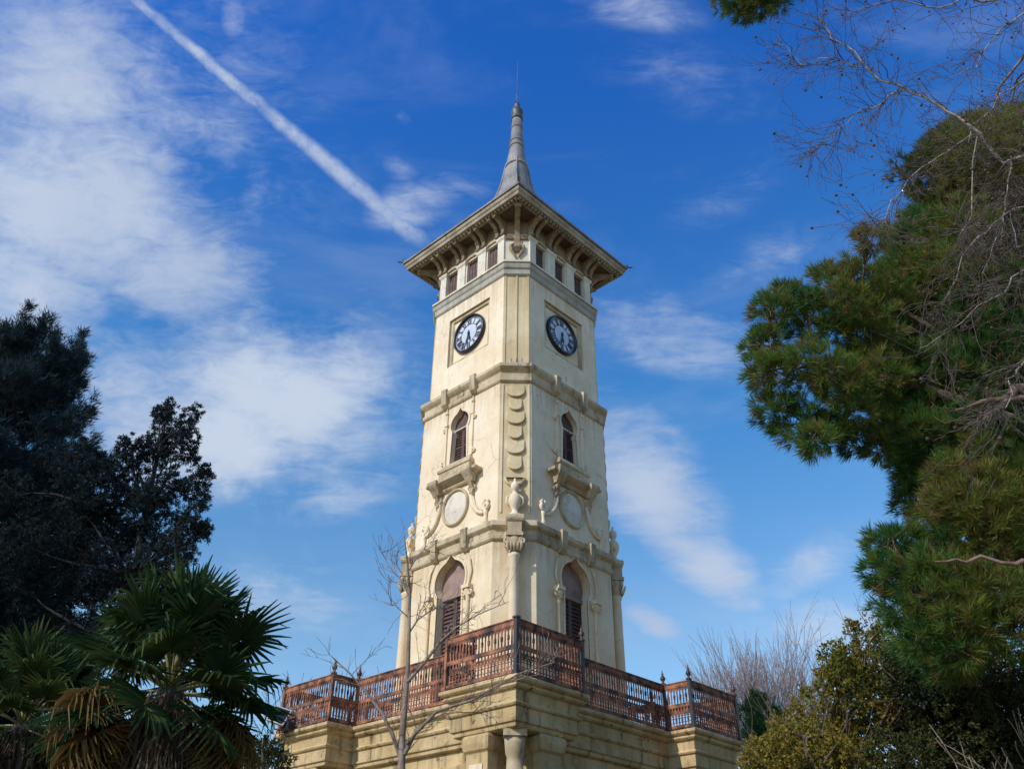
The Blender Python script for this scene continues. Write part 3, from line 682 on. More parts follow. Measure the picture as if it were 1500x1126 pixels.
# ------------------------------------------------------------------ floodlight
def loc2w(u, n, z):
    x, y = u, -n; c, s_ = math.cos(TA), math.sin(TA); return Vector((x*c-y*s_, x*s_+y*c, z))
fl = empty('floodlight', loc2w(-3.0, 3.48, 5.5), TA, label='grey box floodlight hung outside the left corner of the terrace railing', cat='floodlight')
b = MB()
T_ = Matrix.Rotation(R(-28), 4, 'X') @ Matrix.Rotation(R(40), 4, 'Z')
def tb(lst, h):
    out = []
    for hx, hz, y in lst: out.append([Vector((0, -.16, .2)) + T_ @ Vector((x*hx, y, z*hz)) for x, z in ((-1, -1), (1, -1), (1, 1), (-1, 1))])
    return out
b.loft(tb([(.10, .09, .12), (.17, .15, .04), (.2, .18, -.06), (.2, .18, -.08)], 0)); b.build('lamp_housing', simple('lamp_grey', (.34, .34, .30), (.44, .43, .38), .5), fl, .008)
b = MB(); b.loft(tb([(.175, .155, -.078), (.17, .15, -.09)], 0)); b.build('lamp_glass', GLASSD, fl)
b = MB(); b.tube([(-.24, -.14, .2), (-.24, -.1, .02), (0, 0, -.04), (.24, -.1, .02), (.24, -.14, .2)], .018, 6); b.bar((0, -.02, -.05), (0, .08, -.03), .05); b.box(.06, .3, -.12, .02, -.06, .08); b.build('bracket', BLACK, fl)
b = MB(); b.tube([(.05, -.02, -.05), (.06, .0, -.3), (.05, .03, -.6), (.06, .02, -.9)], .014, 5); b.build('cable', BLACK, fl)

# ------------------------------------------------------------------ plants
def leaves(name, mat, parent, C, N, per, ln, wd, spread, rad, tint, up=0., jit=.35, droop=0.):
    """tufts of pointed leaves: C centres, N main directions, tint 0..1 per tuft"""
    C = np.asarray(C, float); N = np.asarray(N, float); K = len(C); T = K*per
    c = np.repeat(C, per, 0); n = np.repeat(N, per, 0)
    rv = nrg.normal(size=(T, 3)); rv /= np.linalg.norm(rv, axis=1, keepdims=True)+1e-9
    d = n*(1-spread) + rv*spread; d[:, 2] += up; d /= np.linalg.norm(d, axis=1, keepdims=True)+1e-9
    o = c + nrg.normal(size=(T, 3))*rad
    L = ln*(1 + jit*nrg.uniform(-1, 1, (T, 1))); w_ = np.cross(d, nrg.normal(size=(T, 3))); w_ /= np.linalg.norm(w_, axis=1, keepdims=True)+1e-9
    w_ = w_*wd*.5
    mid = o + d*L*.5; tip = o + d*L; tip[:, 2] -= droop*L[:, 0]
    V = np.stack([o, mid+w_, tip, mid-w_], 1).reshape(-1, 3)
    me = bpy.data.meshes.new(name); me.vertices.add(T*4); me.vertices.foreach_set('co', V.ravel())
    me.loops.add(T*4); me.loops.foreach_set('vertex_index', np.arange(T*4, dtype=np.int32))
    me.polygons.add(T); me.polygons.foreach_set('loop_start', np.arange(0, T*4, 4, dtype=np.int32))
    me.update(calc_edges=True)
    t = np.clip(np.repeat(np.asarray(tint, float), per) + nrg.normal(size=T)*.08, 0, 1)
    at = me.attributes.new('tint', 'FLOAT', 'POINT'); at.data.foreach_set('value', np.repeat(t, 4))
    me.materials.append(mat)
    ob = bpy.data.objects.new(name, me); col.objects.link(ob); ob.parent = parent
    return ob
def unit(v): v = np.asarray(v, float); return v/(np.linalg.norm(v, axis=-1, keepdims=True)+1e-9)
def shell_pts(c, r, n, inner=.35, flat=1.):
    v = unit(nrg.normal(size=(n, 3))); k_ = (inner + (1-inner)*nrg.random((n, 1))**.6)
    return np.asarray(c) + v*k_*np.asarray((r, r, r*flat)), v
def wander(p, q, n, amp, sag=0.):
    """crooked path from p to q"""
    p, q = Vector(p), Vector(q); L = (q-p).length; out = []; off = Vector((0, 0, 0))
    for i in range(n+1):
        t = i/n
        if 0 < i < n: off = off*.7 + Vector((rnd.gauss(0, 1), rnd.gauss(0, 1), rnd.gauss(0, 1)))*amp*L*.5
        out.append(p.lerp(q, t) + off*math.sin(math.pi*min(t, 1)) + Vector((0, 0, -sag*L*math.sin(math.pi*t))))
    return out
def limb(b, p, q, r0, r1, n=7, amp=.05, sag=0., sides=7):
    pth = wander(p, q, n, amp, sag); b.tube(pth, [r0 + (r1-r0)*i/n for i in range(n+1)], sides); return pth
def grow(b, p, d, L, r, depth, spread=.6, up=.15, kids=(2, 3), shrink=.68, tips=None, minr=.003, seg=4, wob=.16):
    """recursive bare branching"""
    pth = [Vector(p)]; d = Vector(d).normalized(); dirs = [d.copy()]
    for i in range(seg):
        d = (d + Vector((rnd.gauss(0, wob), rnd.gauss(0, wob), rnd.gauss(0, wob) + up*.3))).normalized()
        pth.append(pth[-1] + d*L/seg); dirs.append(d.copy())
    r1 = max(minr, r*.62)
    b.tube(pth, [r + (r1-r)*i/seg for i in range(seg+1)], 5 if r > .012 else 3, True, False)
    if depth == 0:
        if tips is not None: tips.append((pth[-1], d.copy()))
        return
    for i in range(rnd.randint(*kids)):
        j = rnd.randint(max(1, seg//2), seg) if i else seg
        a = Vector((rnd.gauss(0, 1), rnd.gauss(0, 1), rnd.gauss(0, 1))); a = (a - dirs[j]*a.dot(dirs[j])).normalized()
        s_ = spread*(.6+rnd.random()*.8) if i else spread*.4
        grow(b, pth[j], dirs[j] + a*s_ + Vector((0, 0, up)), L*shrink*(.75+.5*rnd.random()), max(minr, r1*(.9 if i == 0 else .62)), depth-1, spread, up, kids, shrink, tips, minr, seg, wob)

# ---- the big pine at the right
def pine():
    root = empty('pine_tree', (9.6, -9.2, 0), label='large green pine filling the right edge, long boughs reaching towards the tower', cat='pine tree')
    o = Vector(root.location)
    b = MB(); trunk = [Vector((9.6, -9.2, -.1)), Vector((9.5, -9.1, 3)), Vector((9.2, -9.2, 6)), Vector((9.0, -9.0, 9)), Vector((9.4, -9.1, 12)), Vector((9.6, -9.0, 15.5))]
    b.tube(trunk, [.42, .34, .29, .25, .2, .08], 12)
    cl = []   # x, y, radius in px, depth Y, tint
    for q in PINE_CLUMPS: cl.append(q)
    for (x0, x1, y0, y1, n, rr, t) in PINE_FILL:
        for i in range(n): cl.append((rnd.uniform(x0, x1), rnd.uniform(y0, y1), rr*rnd.uniform(.8, 1.25), rnd.uniform(-9.6, -7.4), t+rnd.uniform(-.15, .15)))
    world_cl = [((9.3 + rr_*math.cos(a_), -9.1 + rr_*math.sin(a_), z_), rad_, rnd.uniform(.15, .6)) for a_, rr_, z_, rad_ in [(rnd.uniform(-.9, 2.0), rnd.uniform(1.2, 3.6), rnd.uniform(2.8, 14.5), rnd.uniform(.6, .9)) for i in range(70)]]  # unseen crown clumps, added to block sky light on the tower's right side
    nodes = []
    def tr_at(h):
        k_ = max(i for i in range(5) if trunk[i].z <= h); return trunk[k_].lerp(trunk[k_+1], (h-trunk[k_].z)/(trunk[k_+1].z-trunk[k_].z))
    for h, way, r0 in PINE_BOUGHS:
        pl = [tr_at(h)] + [W(*q) for q in way]; fine = []
        for q, w_ in zip(pl, pl[1:]): fine += wander(q, w_, 4, .03)[:-1]
        fine.append(pl[-1]); b.tube(fine, [r0*(1-.82*i/(len(fine)-1)) for i in range(len(fine))], 7); nodes += fine[2:]
    C, N, T = [], [], []
    for it in cl + world_cl:
        if len(it) == 5:
            x, y, rp, Y, t = it; c = W(x, y, Y); r = rp*(c-EYE).length/F
        else: c, r, t = Vector(it[0]), it[1], it[2]
        n = int(36 + 290*r*r)
        p, v = shell_pts(c, r, n, .3, .8)
        out = unit(np.asarray(c) - np.array((9., -9.1, c.z-.8)))
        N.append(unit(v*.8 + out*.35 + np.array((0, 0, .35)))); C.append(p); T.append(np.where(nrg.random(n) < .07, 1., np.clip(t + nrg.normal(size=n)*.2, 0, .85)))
        # twigs from the nearest bough to the tuft cushion
        st = min(nodes, key=lambda q: (q-c).length + (0 if q.x > c.x-.2 else .8)); L_ = (c-st).length
        pth = limb(b, st, c, min(.05, .012+.010*L_), .007, 6, .05, -.03, 5)
        for i in range(9):
            e = Vector(p[rnd.randrange(n)]); limb(b, pth[rnd.randint(3, 6)], e, .010, .005, 3, .06, 0, 3)
    for (x0, y0, x1, y1, Y, r0) in ((1530, 560, 1400, 600, -10.6, .07), (1520, 575, 1440, 612, -10.7, .04), (1540, 818, 1370, 822, -10.4, .035)):
        limb(b, W(x0, y0, Y), W(x1, y1, Y), r0, .008, 10, .05, 0, 7)
    for v in (b.v,): b.v = [(p[0]-o.x, p[1]-o.y, p[2]-o.z) for p in v]
    b.build('trunk', PBARK, root)
    C = np.concatenate(C) - np.asarray(o)
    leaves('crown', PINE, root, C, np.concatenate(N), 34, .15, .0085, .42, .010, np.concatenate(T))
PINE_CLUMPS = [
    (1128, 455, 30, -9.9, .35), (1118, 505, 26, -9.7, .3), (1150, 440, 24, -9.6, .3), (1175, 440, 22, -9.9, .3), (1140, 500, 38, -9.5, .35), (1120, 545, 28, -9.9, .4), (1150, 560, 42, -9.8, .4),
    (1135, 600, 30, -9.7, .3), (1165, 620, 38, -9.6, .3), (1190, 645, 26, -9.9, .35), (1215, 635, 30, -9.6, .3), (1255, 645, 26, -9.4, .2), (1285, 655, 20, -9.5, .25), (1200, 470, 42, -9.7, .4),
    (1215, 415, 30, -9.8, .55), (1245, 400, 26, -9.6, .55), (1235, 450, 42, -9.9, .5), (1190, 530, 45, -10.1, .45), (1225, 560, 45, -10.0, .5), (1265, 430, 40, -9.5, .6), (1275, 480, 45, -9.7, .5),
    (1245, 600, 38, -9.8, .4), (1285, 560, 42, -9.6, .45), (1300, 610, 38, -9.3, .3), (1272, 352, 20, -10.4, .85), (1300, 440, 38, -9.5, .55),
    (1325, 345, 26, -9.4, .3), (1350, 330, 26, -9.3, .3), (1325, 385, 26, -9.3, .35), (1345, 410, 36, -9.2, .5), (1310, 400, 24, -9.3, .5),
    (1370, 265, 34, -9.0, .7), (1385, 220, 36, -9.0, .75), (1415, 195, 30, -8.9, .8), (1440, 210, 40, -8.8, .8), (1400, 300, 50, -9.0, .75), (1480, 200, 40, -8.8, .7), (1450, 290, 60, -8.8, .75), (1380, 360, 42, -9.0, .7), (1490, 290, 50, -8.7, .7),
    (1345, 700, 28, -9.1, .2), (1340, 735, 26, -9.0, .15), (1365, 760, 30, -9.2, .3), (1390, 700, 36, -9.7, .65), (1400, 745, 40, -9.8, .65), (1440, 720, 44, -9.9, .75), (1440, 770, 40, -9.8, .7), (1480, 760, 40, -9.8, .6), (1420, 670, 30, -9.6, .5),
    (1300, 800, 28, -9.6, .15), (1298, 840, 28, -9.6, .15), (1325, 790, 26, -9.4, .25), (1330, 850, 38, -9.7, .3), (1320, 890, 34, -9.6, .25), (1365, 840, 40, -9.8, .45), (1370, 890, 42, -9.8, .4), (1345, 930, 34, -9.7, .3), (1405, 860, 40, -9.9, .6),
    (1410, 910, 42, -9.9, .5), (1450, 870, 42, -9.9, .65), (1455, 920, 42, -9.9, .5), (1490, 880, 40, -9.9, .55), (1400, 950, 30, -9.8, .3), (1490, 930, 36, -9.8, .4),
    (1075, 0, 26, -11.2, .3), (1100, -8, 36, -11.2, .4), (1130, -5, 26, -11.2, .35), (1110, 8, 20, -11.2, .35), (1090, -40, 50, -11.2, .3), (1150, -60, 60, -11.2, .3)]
PINE_BOUGHS = [(6.3, [(1440, 600, -9.4), (1330, 560, -9.5), (1240, 540, -9.7), (1160, 540, -9.8)], .10), (6.9, [(1430, 520, -9.2), (1330, 460, -9.4), (1260, 425, -9.6)], .08), (5.9, [(1400, 640, -9.2), (1300, 630, -9.4), (1200, 620, -9.6)], .06),
    (7.8, [(1450, 420, -8.9), (1350, 370, -9.2)], .07), (9.5, [(1480, 300, -8.8), (1400, 230, -8.9)], .08), (4.9, [(1450, 740, -9.7), (1370, 740, -9.5)], .06), (4.2, [(1450, 850, -9.9), (1350, 840, -9.7)], .06), (3.8, [(1450, 920, -9.9), (1340, 900, -9.7)], .05),
    (13., [(1500, -160, -10), (1300, -150, -10.8), (1150, -70, -11.2)], .09)]
PINE_FILL = [(1340, 1520, 330, 560, 34, 52, .55), (1330, 1520, 540, 690, 36, 46, .15), (1330, 1520, 420, 700, 16, 56, .2), (1250, 1400, 440, 600, 12, 46, .4), (1400, 1540, 650, 800, 8, 44, .45), (1360, 1540, 180, 330, 10, 48, .7), (1340, 1540, 800, 960, 10, 46, .35), (1520, 1700, 250, 900, 18, 70, .4)]
pine()

# ---- dark conifers at the left
def conifer(name, x, y, Yd, htop_px, spread_fn, label, mat, n_br, seed, ln=.26, grp=None):
    top = W(x, y, Yd); root = empty(name, (top.x, top.y, 0), label=label, cat='conifer tree', group=grp)
    H = top.z; b = MB(); b.tube([(0, 0, -.1), (0.05, 0, H*.5), (0, 0, H-.3)], [.4, .24, .03], 9)
    C, N, T = [], [], []
    r_ = random.Random(seed)
    for i in range(n_br):
        t = r_.random()**.85; z = H*(.12 + .86*t); rad = spread_fn(1-t)*(.62 + .5*(1-(t*6.5) % 1.) + .3*r_.random()**2); a = r_.uniform(0, 2*math.pi)
        p0 = Vector((0, 0, z - .15*rad)); p1 = Vector((math.cos(a)*rad, math.sin(a)*rad, z + (.35 if t > .8 else .12)*rad))
        pth = limb(b, p0, p1, .02+.02*rad, .008, 5, .05, .06, 5)
        d = unit(np.asarray(p1-p0)); m_ = int(14 + 26*rad)
        for j in range(m_):
            s_ = .22 + .8*r_.random()**.7; k_ = min(4, int(s_*5)) if s_ < 1 else 4; q = pth[k_].lerp(pth[k_+1], min(1.05, s_*5-k_))
            sd_ = Vector((-math.sin(a), math.cos(a), 0))*r_.gauss(0, .16+.16*rad*(1.1-s_)) + Vector((0, 0, r_.gauss(0, .1+.03*rad)))
            C.append(q+sd_); N.append(unit(d*.8 + np.asarray(sd_)*.9 + np.array((0, 0, .35)))); T.append(r_.random()*.7+.25*t)
    for i in range(11): # leaders at the top
        a = r_.uniform(0, 2*math.pi); rr = r_.uniform(.1, 1.1)*spread_fn(.05); h = r_.uniform(.7, 1.75)
        q0 = Vector((math.cos(a)*rr, math.sin(a)*rr, H-.9))
        for j in range(34):
            s_ = r_.random(); C.append(q0 + Vector((r_.gauss(0, .11*(1.1-s_)), r_.gauss(0, .11*(1.1-s_)), h*s_))); N.append(unit((r_.gauss(0, .5), r_.gauss(0, .5), 1.))); T.append(.5+.4*r_.random())
    b.build('trunk', DBARK, root)
    leaves('crown', mat, root, C, N, 22, ln*.8, .021, .5, .06, T, up=.12)
conifer('fir_tree', 58, 505, 3.5, 0, lambda q: 1.15+2.3*min(1, q*1.9)**1.0 + 1.2*q, 'tall black-green fir with several feathery tops at the far left', SPRUCE, 270, 3, .3)
def clump_tree(name, clumps, Yd, trunk_px, label, mat, cat, ln, wd, per, tone, dens=150, inner=.2, jitter=.5, flat=1., tr=.22, bk=None):
    base = W(*trunk_px[0], Yd); root = empty(name, (base.x, base.y, 0), label=label, cat=cat); o = Vector(root.location)
    b = MB(); pth = [Vector((base.x, base.y, -.1))] + [W(*q, Yd) for q in trunk_px]
    b.tube([p-o for p in pth], [tr*(1-.8*i/(len(pth)-1)) for i in range(len(pth))], 8)
    C, N, T = [], [], []
    for (x, y, rp) in clumps:
        c = W(x, y, Yd + rnd.uniform(-jitter, jitter)); r = rp*(c-EYE).length/F
        n = int(14 + dens*r*r*1.6); p, v = shell_pts(c, r, n, inner, flat)
        C.append(p-np.asarray(o)); N.append(unit(v + np.array((0, 0, .3)))); T.append(rnd.uniform(*tone) + nrg.normal(size=n)*.15)
        cand = [q for q in pth if q.z < c.z] or [pth[0]]; st = min(cand, key=lambda q: (q-c).length)
        limb(b, st-o, c-o, .02+.012*(c-st).length, .008, 6, .06, 0, 5)
    b.build('trunk', bk or BARK, root)
    return leaves('crown', mat, root, np.concatenate(C), np.concatenate(N), per, ln, wd, .6, .02, np.concatenate(T))
JC = [(246, 596, 13), (243, 618, 18), (283, 606, 13), (270, 625, 18), (235, 606, 12), (190, 655, 20), (185, 675, 16), (212, 658, 18), (230, 645, 20), (255, 645, 22), (275, 645, 20), (225, 668, 18), (200, 690, 18), (248, 672, 20), (278, 668, 15),
      (245, 705, 16), (262, 715, 14), (290, 700, 18), (302, 692, 12), (285, 722, 20), (298, 735, 12), (240, 735, 22), (215, 725, 24), (190, 725, 22), (170, 705, 18), (155, 690, 20), (135, 672, 20), (120, 655, 18), (165, 740, 26), (140, 720, 28), (110, 690, 30),
      (205, 755, 24), (235, 765, 22), (262, 760, 14), (280, 755, 16), (275, 785, 22), (292, 780, 16), (300, 770, 10), (255, 795, 24), (270, 815, 20), (250, 830, 22), (225, 800, 24), (200, 790, 26), (175, 780, 26), (150, 770, 28), (210, 830, 28), (180, 820, 28), (150, 815, 28), (235, 850, 22), (195, 860, 26),
      (120, 745, 32), (110, 800, 34), (70, 760, 36), (70, 830, 38), (30, 800, 40), (20, 860, 40), (110, 860, 34), (60, 900, 40), (150, 870, 28), (10, 730, 36), (120, 920, 36), (170, 910, 28), (30, 950, 46), (100, 980, 46)]
clump_tree('juniper_tree', JC, 1.0, [(165, 1100), (178, 950), (195, 850), (215, 740), (235, 650)], 'dark ragged juniper with sky gaps, standing right of the tall fir', JUNIPER, 'juniper tree', .085, .022, 26, (.2, .8), 230, .15, .7, bk=DBARK)

# ---- fan palms
def frond_mesh(name, mat, seed, dry=False):
    r_ = random.Random(seed); V, Fc, T = [], [], []
    nl = 38; pl = .80; t0 = r_.random()
    def strip(pts, ws, t):
        b_ = len(V)
        for p, (wv, dip) in zip(pts, ws): V.extend([p-wv, p+dip, p+wv]); T.extend([t]*3)
        for i in range(len(pts)-1):
            q = b_+i*3; Fc.append((q, q+1, q+4, q+3)); Fc.append((q+1, q+2, q+5, q+4))
    # stalk along +x, slightly arched
    st = [Vector((pl*i/5, 0, .07*math.sin(math.pi*i/5*.6))) for i in range(6)]
    hub = st[-1]
    for i in range(nl):
        a = R(-150 + 300*i/(nl-1)) + r_.gauss(0, .02); L = (.60 - .15*abs(a)/R(150))*(.92+.16*r_.random())
        d = Vector((math.cos(a), math.sin(a), .10 - .02*abs(a))); pr = Vector((-math.sin(a), math.cos(a), 0))
        pts, ws = [], []
        dr = (.6 if dry else .3)*r_.uniform(.5, 1.7); bend = r_.random() < (.55 if dry else .36)
        for s_ in (0.02, .3, .55, .78, 1.0):
            p = hub + d*L*s_ - Vector((0, 0, 1))*dr*L*max(0, s_-.35)**1.6 + Vector((0, 0, .10*math.cos(a*.5)*s_*L))
            if bend and s_ > .7: p -= Vector((0, 0, (s_-.7)*.9*L)); p -= d*L*(s_-.7)*.5
            wdt = (.027 if s_ > .05 else .008)*min(1, 1.15*(1.03-s_)**.55)*(.7 if dry else 1.)
            pts.append(p); ws.append((pr*wdt, Vector((0, 0, -.018 if s_ < .9 else 0))))
        strip(pts, ws, min(1, max(0, t0*.6 + .3*r_.random() + (.2 if bend else 0))))
    me = bpy.data.meshes.new(name); me.from_pydata([tuple(v) for v in V], [], Fc)
    at = me.attributes.new('tint', 'FLOAT', 'POINT'); at.data.foreach_set('value', T); me.materials.append(mat)
    sb = MB(); sb.tube(st, [.02, .016, .014, .012, .011, .009], 5); s0 = len(me.vertices)
    return me, sb
def palm(px, py, Y, label, seed, n_green, n_dry, size, lean=0., skirt=1.5):
    c = W(px, py, Y); root = empty('fan_palm', (c.x, c.y, 0), label=label, cat='palm tree', group=None); H = c.z
    r_ = random.Random(seed)
    b = MB(); b.tube([(lean, 0, -.1), (lean*.6, 0, H*.5), (0, 0, H-.1)], [.2*size, .17*size, .15*size], 12); tr = b.build('trunk', bark('palm_trunk', (.06, .045, .03), (.16, .12, .085), 12), root)
    C, N = [], []
    for i in range(900):
        a = r_.uniform(0, 6.283); t = r_.random(); z = H - .12 - skirt*t
        rr = (.18 + .27*math.sin(min(1, t*1.6)*1.57))*size*(.8+.3*r_.random()); C.append((math.cos(a)*rr, math.sin(a)*rr, z)); N.append(unit((math.cos(a)*.25, math.sin(a)*.25, -1)))
    leaves('dead_skirt', FIBRE, tr, C, N, 7, .34*size, .022, .16, .035, nrg.random(900))
    kinds = [frond_mesh('frond', PALML, seed*10+i) for i in range(4)]; dk = [frond_mesh('frond', PALMD, seed*10+7+i, True) for i in range(3)]
    proto = []
    for me, sb in kinds+dk:
        o = bpy.data.objects.new('frond', me); st = sb.build('stalk', STALK); proto.append((o, st))
    used = set()
    def place(k_, az, el, sc_, twist, off):
        o, st = proto[k_]
        if k_ in used: o, st = o.copy(), st.copy(); col.objects.link(st)
        used.add(k_); col.objects.link(o); o.parent = root; st.parent = o
        o.location = (0, 0, H-.15+off); o.scale = (sc_,)*3
        o.rotation_euler = (Matrix.Rotation(az, 3, 'Z') @ Matrix.Rotation(-el, 3, 'Y') @ Matrix.Rotation(twist, 3, 'X')).to_euler(); o.scale.z = sc_*rnd.uniform(.8, 1.7)
    for i in range(n_green):
        t = (i+.5)/n_green; el = R(84 - 112*t + r_.gauss(0, 6)); az = i*2.39996 + r_.gauss(0, .12)
        place(i % 4, az, el, size*(.98+.2*r_.random()), r_.gauss(0, .4), .12*(1-t))
    for i in range(n_dry):
        t = (i+.5)/n_dry; el = R(-14 - 50*t + r_.gauss(0, 7)); az = i*2.39996*1.3 + .8
        place(4+i % 3, az, el, size*(.85+.2*r_.random()), r_.gauss(0, .3), -.12-.15*t)
    for k_, (o, st) in enumerate(proto):
        if k_ not in used: bpy.data.objects.remove(o); bpy.data.objects.remove(st)
palm(252, 998, -8.6, 'sunlit fan palm with drooping rust-coloured dry fronds and shaggy trunk', 3, 40, 30, .97, .1, 1.7)
palm(38, 1050, -7.6, 'shaded dark fan palm at the lower left corner of the picture', 5, 30, 12, .8, 0., 1.4)

# ---- bare sapling in front of the terrace
def sapling():
    Y = -7.6; base = W(590, 1126, Y); root = empty('sapling', (base.x, base.y, 0), label='slim leafless sapling with pale forked stem in front of the tower terrace', cat='young tree'); o = Vector(root.location)
    b = MB(); q = lambda *p: [W(x, y, Y+(p_[2] if len(p_) > 2 else 0))-o for p_ in p for x, y in [p_[:2]]]
    ws = lambda pl, r0, r1: b.tube(pl, [r0+(r1-r0)*i/(len(pl)-1) for i in range(len(pl))], 7)
    stem = [Vector((0, 0, -.1))] + q((588, 1126), (589, 1080), (594, 1020), (597, 985), (599, 930), (600, 870), (597, 825), (592, 785)); ws(stem, .055, .007)
    tips = []
    arms = [(q((587, 1110), (575, 1075), (560, 1045), (535, 1012), (512, 985), (487, 962)), .028, .006), (q((592, 1105), (606, 1075), (640, 1042), (690, 1026), (760, 985), (812, 968)), .032, .005),
            (q((597, 1000), (622, 968), (645, 938), (668, 920), (700, 900), (745, 880)), .022, .004), (q((600, 925), (612, 908), (632, 893), (655, 882)), .014, .004), (q((596, 1090), (615, 1062), (650, 1045), (700, 1040)), .02, .004),
            (q((600, 875), (588, 850), (570, 828), (556, 800)), .012, .004), (q((599, 905), (580, 888), (560, 880)), .01, .003), (q((598, 840), (610, 815), (622, 800)), .01, .003), (q((599, 860), (580, 825), (575, 790)), .01, .003), (q((690, 1030), (740, 1000), (790, 990)), .012, .004)]
    for pl, r0, r1 in arms:
        pl = [p + Vector((0, rnd.gauss(0, .05), 0)) for p in pl]
        ws(pl, r0, r1)
        for i in range(1, len(pl)):
            for k_ in range(3):
                d = (pl[i]-pl[i-1]).normalized(); a = Vector((rnd.gauss(0, 1), rnd.gauss(0, 1), rnd.gauss(.3, .8)))
                grow(b, pl[i-1].lerp(pl[i], rnd.random()), d*.7 + a*.6, rnd.uniform(.16, .34), .006, 2, .8, .1, (1, 3), .7, tips, .0028, 3)
    b.build('trunk', SBARK, root, weld=False)
sapling()

# ---- bare trees behind the terrace
def bare(name, px, py, Y, label, h_frac, mat, n_main, spread, up, depth, r0, seed, cone=.55, kids=(2, 3)):
    global rnd
    rnd = random.Random(seed)
    top = W(px, py, Y); root = empty(name, (top.x, top.y, 0), label=label, cat='bare tree'); H = top.z
    b = MB(); z0 = H*h_frac; b.tube([(0, 0, -.1), (.05, .02, z0*.5), (0, 0, z0)], [r0*1.5, r0*1.2, r0], 8)
    for i in range(n_main):
        a = 6.283*i/n_main + rnd.gauss(0, .3); c = cone*math.sqrt((i+.5)/n_main)
        grow(b, (0, 0, z0-.1*rnd.random()), (math.cos(a)*c, math.sin(a)*c, 1), (H-z0)*.40*(1-.25*c), r0*.42, depth, spread, up, kids, .66, None, .0065, 4, .09)
    b.build('trunk', mat, root, weld=False)
bare('bare_tree', 1098, 893, 14, 'broom-shaped leafless grey tree behind the right end of the terrace', .42, LILAC, 46, .28, .14, 3, .10, 21, .72, (3, 5))
bare('bare_tree', 462, 935, 9, 'thin leafless twiggy tree behind the left end of the terrace', .55, LILAC, 6, .6, .08, 3, .06, 22, .8)
bare('bare_tree', 1285, 868, 6, 'leafless twig tips of a small tree poking up behind the ochre shrub', .5, TWIG, 6, .45, .1, 3, .06, 23, .6)
bare('bare_tree', 1475, 975, -8.2, 'pale leafless brush at the lower right corner under the pine boughs', .25, SBARK, 14, .5, .05, 3, .06, 24, .75)

